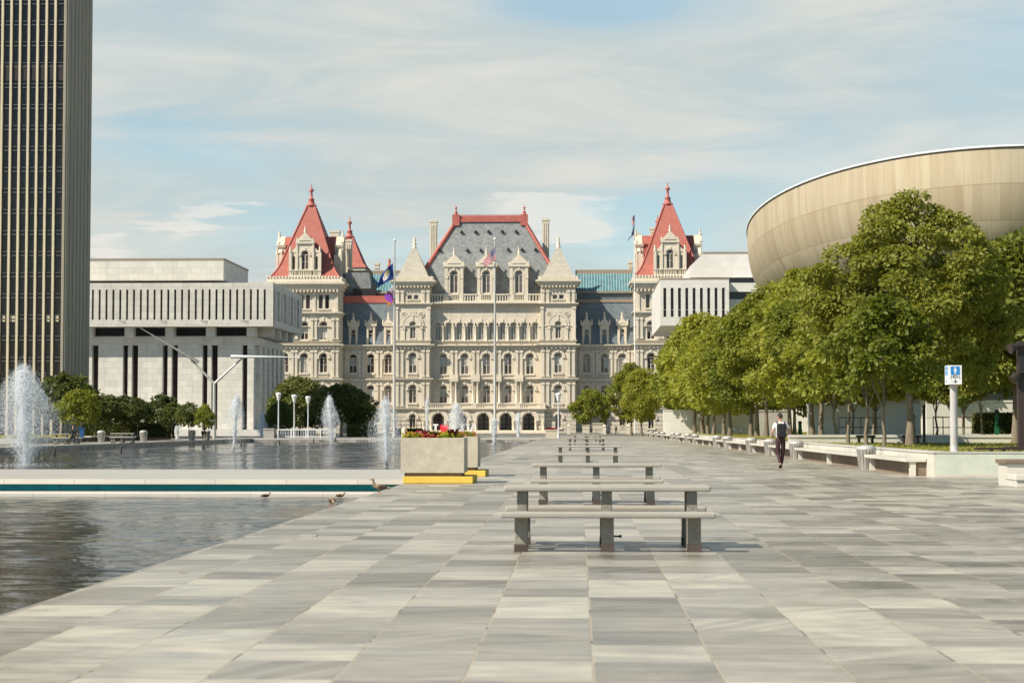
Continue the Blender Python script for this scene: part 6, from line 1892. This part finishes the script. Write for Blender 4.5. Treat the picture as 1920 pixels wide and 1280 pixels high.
WALK = dict(pelvis=(0, 0, .95), waist=(0, .0, 1.10), chest=(0, .01, 1.33), neck=(0, .035, 1.50), head=(-.005, .075, 1.665), look=(-.42, .85, -.28),
            shL=(-.185, .0, 1.42), elL=(-.275, -.05, 1.15), wrL=(-.235, .17, 1.06), shR=(.185, .0, 1.42), elR=(.275, -.05, 1.15), wrR=(.235, .17, 1.08),
            hipL=(-.09, 0, .90), knL=(-.075, .06, .49), anL=(-.035, -.16, .125), toeL=(-.035, -.06, .035), hipR=(.09, 0, .90), knR=(.085, .10, .49), anR=(.05, .20, .085), toeR=(.05, .36, .035))
SITF = dict(pelvis=(0, 0, .50), waist=(0, -.02, .66), chest=(0, -.05, .92), neck=(0, -.07, 1.10), head=(0, -.10, 1.26), look=(0, -1, -.1),
            shL=(.19, -.05, 1.03), elL=(.25, -.12, .76), wrL=(.12, -.32, .66), shR=(-.19, -.05, 1.03), elR=(-.25, -.12, .76), wrR=(-.12, -.32, .66),
            hipL=(.10, -.02, .48), knL=(.13, -.42, .46), anL=(.13, -.44, .08), toeL=(.13, -.58, .035), hipR=(-.10, -.02, .48), knR=(-.13, -.42, .46), anR=(-.13, -.44, .08), toeR=(-.13, -.58, .035))
BENT = dict(SITF, waist=(0, -.08, .64), chest=(0, -.26, .82), neck=(0, -.40, .92), head=(0, -.53, .98), look=(0, -.8, -.6), shL=(.19, -.30, .90), elL=(.22, -.42, .62), wrL=(.1, -.52, .50), shR=(-.19, -.30, .90), elR=(-.22, -.42, .62), wrR=(-.1, -.52, .50))
STAND = dict(WALK, look=(0, 1, 0), elL=(-.25, -.02, 1.14), wrL=(-.24, .05, .90), elR=(.25, -.02, 1.14), wrR=(.24, .05, .90), anL=(-.09, -.02, .085), toeL=(-.10, .13, .035), knL=(-.09, .02, .49), anR=(.09, .1, .085), toeR=(.1, .25, .035), knR=(.09, .06, .49))
WSH = plain('white_shirt', (.76, .74, .77), .8); MAROON = plain('maroon_trousers', (.058, .026, .028), .85); BLK = plain('black_cloth', (.018, .018, .021), .8); SHOE = plain('dark_maroon_shoes', (.035, .015, .018), .6)
PACK = plain('black_nylon', (.016, .016, .018), .6); NAVY = plain('dark_blue_cloth', (.05, .06, .09), .85); GREY = plain('grey_cloth', (.25, .27, .30), .85)
pw = gp(1464, 878)
figure('man walking away in white shirt, maroon trousers and black backpack', (pw.x, pw.y, 0), .06, WALK, WSH, MAROON, SHOE, 'short', pack=PACK, scale=1.03)
ps = at(137, 820, 145.9)
figure('person in black sitting at the far-bank picnic table', (ps.x, 145.95, 0), .1, SITF, BLK, BLK, BLK, 'long', scale=1.08, fine=False)
pc_ = at(380, 815, 188)
figure('person in dark clothes bent forward on the far bench between two bins', (pc_.x, 188.4, 0), .3, BENT, BLK, BLK, BLK, 'long', fine=False)
p1 = at(1155, 812, 335); figure('tiny distant person in dark clothes standing between the gateposts', (p1.x, 335, 0), .5, STAND, GREY, BLK, BLK, 'long', fine=False, scale=.95)
p2 = at(1140.5, 812, 333); figure('tiny distant person in blue-grey clothes beside the stone parapet', (p2.x, 333, 0), 2.4, STAND, NAVY, NAVY, BLK, 'long', fine=False, scale=1.0)

# ---------------------------------------------------------------- ducks
DB = stone('mottled_brown_feathers', (.30, .22, .14), .5, 40, .8, .2, bump=.3); DD = stone('dark_wing_feathers', (.10, .07, .05), .5, 50, .7, .2); DL = stone('pale_breast_feathers', (.44, .34, .23), .3, 40, .8, .2); BILL = plain('duck_bill', (.40, .22, .08), .5); LEG = plain('orange_duck_leg', (.55, .22, .05), .6)
def duck(label, loc, rz, pose, sc_):
    t = thing('duck', label, 'duck', loc, 'ducks at the pool edge', rz); t.scale = (sc_,) * 3
    def child(nm, me, par=None):
        o = bpy.data.objects.new(nm, me); COL.objects.link(o); o.parent = par or t; return o
    zb = 0 if pose == 'swim' else .115
    body = [(.235, 0, zb + .055), (.15, 0, zb + .075), (.06, 0, zb + .09), (-.04, 0, zb + .10), (-.115, 0, zb + .115)]
    rad = [(.018, .01), (.058, .045), (.085, .075), (.088, .085), (.060, .062)]
    if pose == 'stand': nk = [(-.145, 0, zb + .18), (-.150, 0, zb + .245), (-.162, 0, zb + .292), (-.185, 0, zb + .292)]
    elif pose == 'swim': nk = [(-.14, 0, zb + .15), (-.145, 0, zb + .19), (-.16, 0, zb + .215), (-.18, 0, zb + .215)]
    else: nk = [(-.16, .01, zb + .10), (-.19, .02, zb + .05), (-.20, .02, zb + .01), (-.21, .02, zb - .005)]
    vs = body + nk; rr = rad + [.040, .031, .036, .026]
    child('body', skin_mesh('body', vs, [(i, i + 1) for i in range(len(vs) - 1)], rr, DB, 2))
    h = Vector(nk[2]); f = (Vector(nk[3]) - h).normalized()
    b = MB(); b.tube([h + f * .028, h + f * .055 - Vector((0, 0, .008)), h + f * .085 - Vector((0, 0, .012))], [.018, .014, .011], 8); child('bill', b.mesh('bill', BILL))
    b = MB(); 
    for k in (-1, 1): b.ball((h.x - .012, k * .031, h.z + .008), .006, 6, 4)
    child('eye', b.mesh('eye', M['black']))
    for k in (-1, 1):
        b = MB(); b.smooth = True; b.ball((.075, k * .070, zb + .105), .10, 12, 8, 1.25, .22, .52); w = child('wing', b.mesh('wing', DD))
        b = MB(); b.face([(.10, k * .092, zb + .10), (.17, k * .082, zb + .085), (.16, k * .084, zb + .115), (.10, k * .094, zb + .125)]); child('wing_bar', b.mesh('wing_bar', DL), w)
    b = MB(); b.tube([(.20, 0, zb + .065), (.27, 0, zb + .07), (.31, 0, zb + .085)], [.035, .022, .006], 8); child('tail', b.mesh('tail', DL))
    if pose != 'swim':
        for k in (-1, 1):
            b = MB(); b.tube([(.0, k * .04, zb + .03), (.015, k * .04, .06), (0, k * .04, .008)], .009, 6)
            for a in (-.5, 0, .5): b.face([(0.0, k * .04, .012), (-.065 * math.cos(a) - .0, k * .04 + .06 * math.sin(a) - .008, .004), (-.065 * math.cos(a), k * .04 + .06 * math.sin(a) + .008, .004)])
            b.face([(.0, k * .04, .006), (-.06, k * .04 - .035, .004), (-.068, k * .04, .004), (-.06, k * .04 + .035, .004)])
            child('leg', b.mesh('leg', LEG))
    return t
p = gp(711, 928, .006); duck('brown duck standing upright at the pool edge beside the planter', (p.x, p.y, .006), .25, 'stand', .80)
p = gp(616, 952, .006); duck('dark brown duck bending its head down on the pool edge', (p.x + .05, p.y, .006), -1.2, 'feed', .62)
p = gp(523, 927, ZW); duck('small duck floating by the pale ledge, farther from the corner', (p.x, 47.9, ZW), 3.5, 'swim', .6)
p = gp(662, 925.5, ZW); duck('small duck floating by the pale ledge close to the pool corner', (p.x, 48.0, ZW), 3.0, 'swim', .6)
p = gp(578, 1004.5); b = MB(); b.box(p.x - .11, p.x + .11, p.y - .10, p.y + .10, .001, .012); tag(b.build('drain_cover', M['concrete']), 'small flat metal drain cover set in the pavers near the pool', 'drain cover')
p = gp(341, 1074); b = MB(); rn = random.Random(3)
b.face([(p.x - .05, p.y, .01), (p.x, p.y - .035, .012), (p.x + .06, p.y + .01, .03), (p.x + .0, p.y + .04, .012)])
tag(b.build('fallen_leaf', M['aggbrown']), 'single dry brown leaf lying on the pavers near the water', 'leaf')
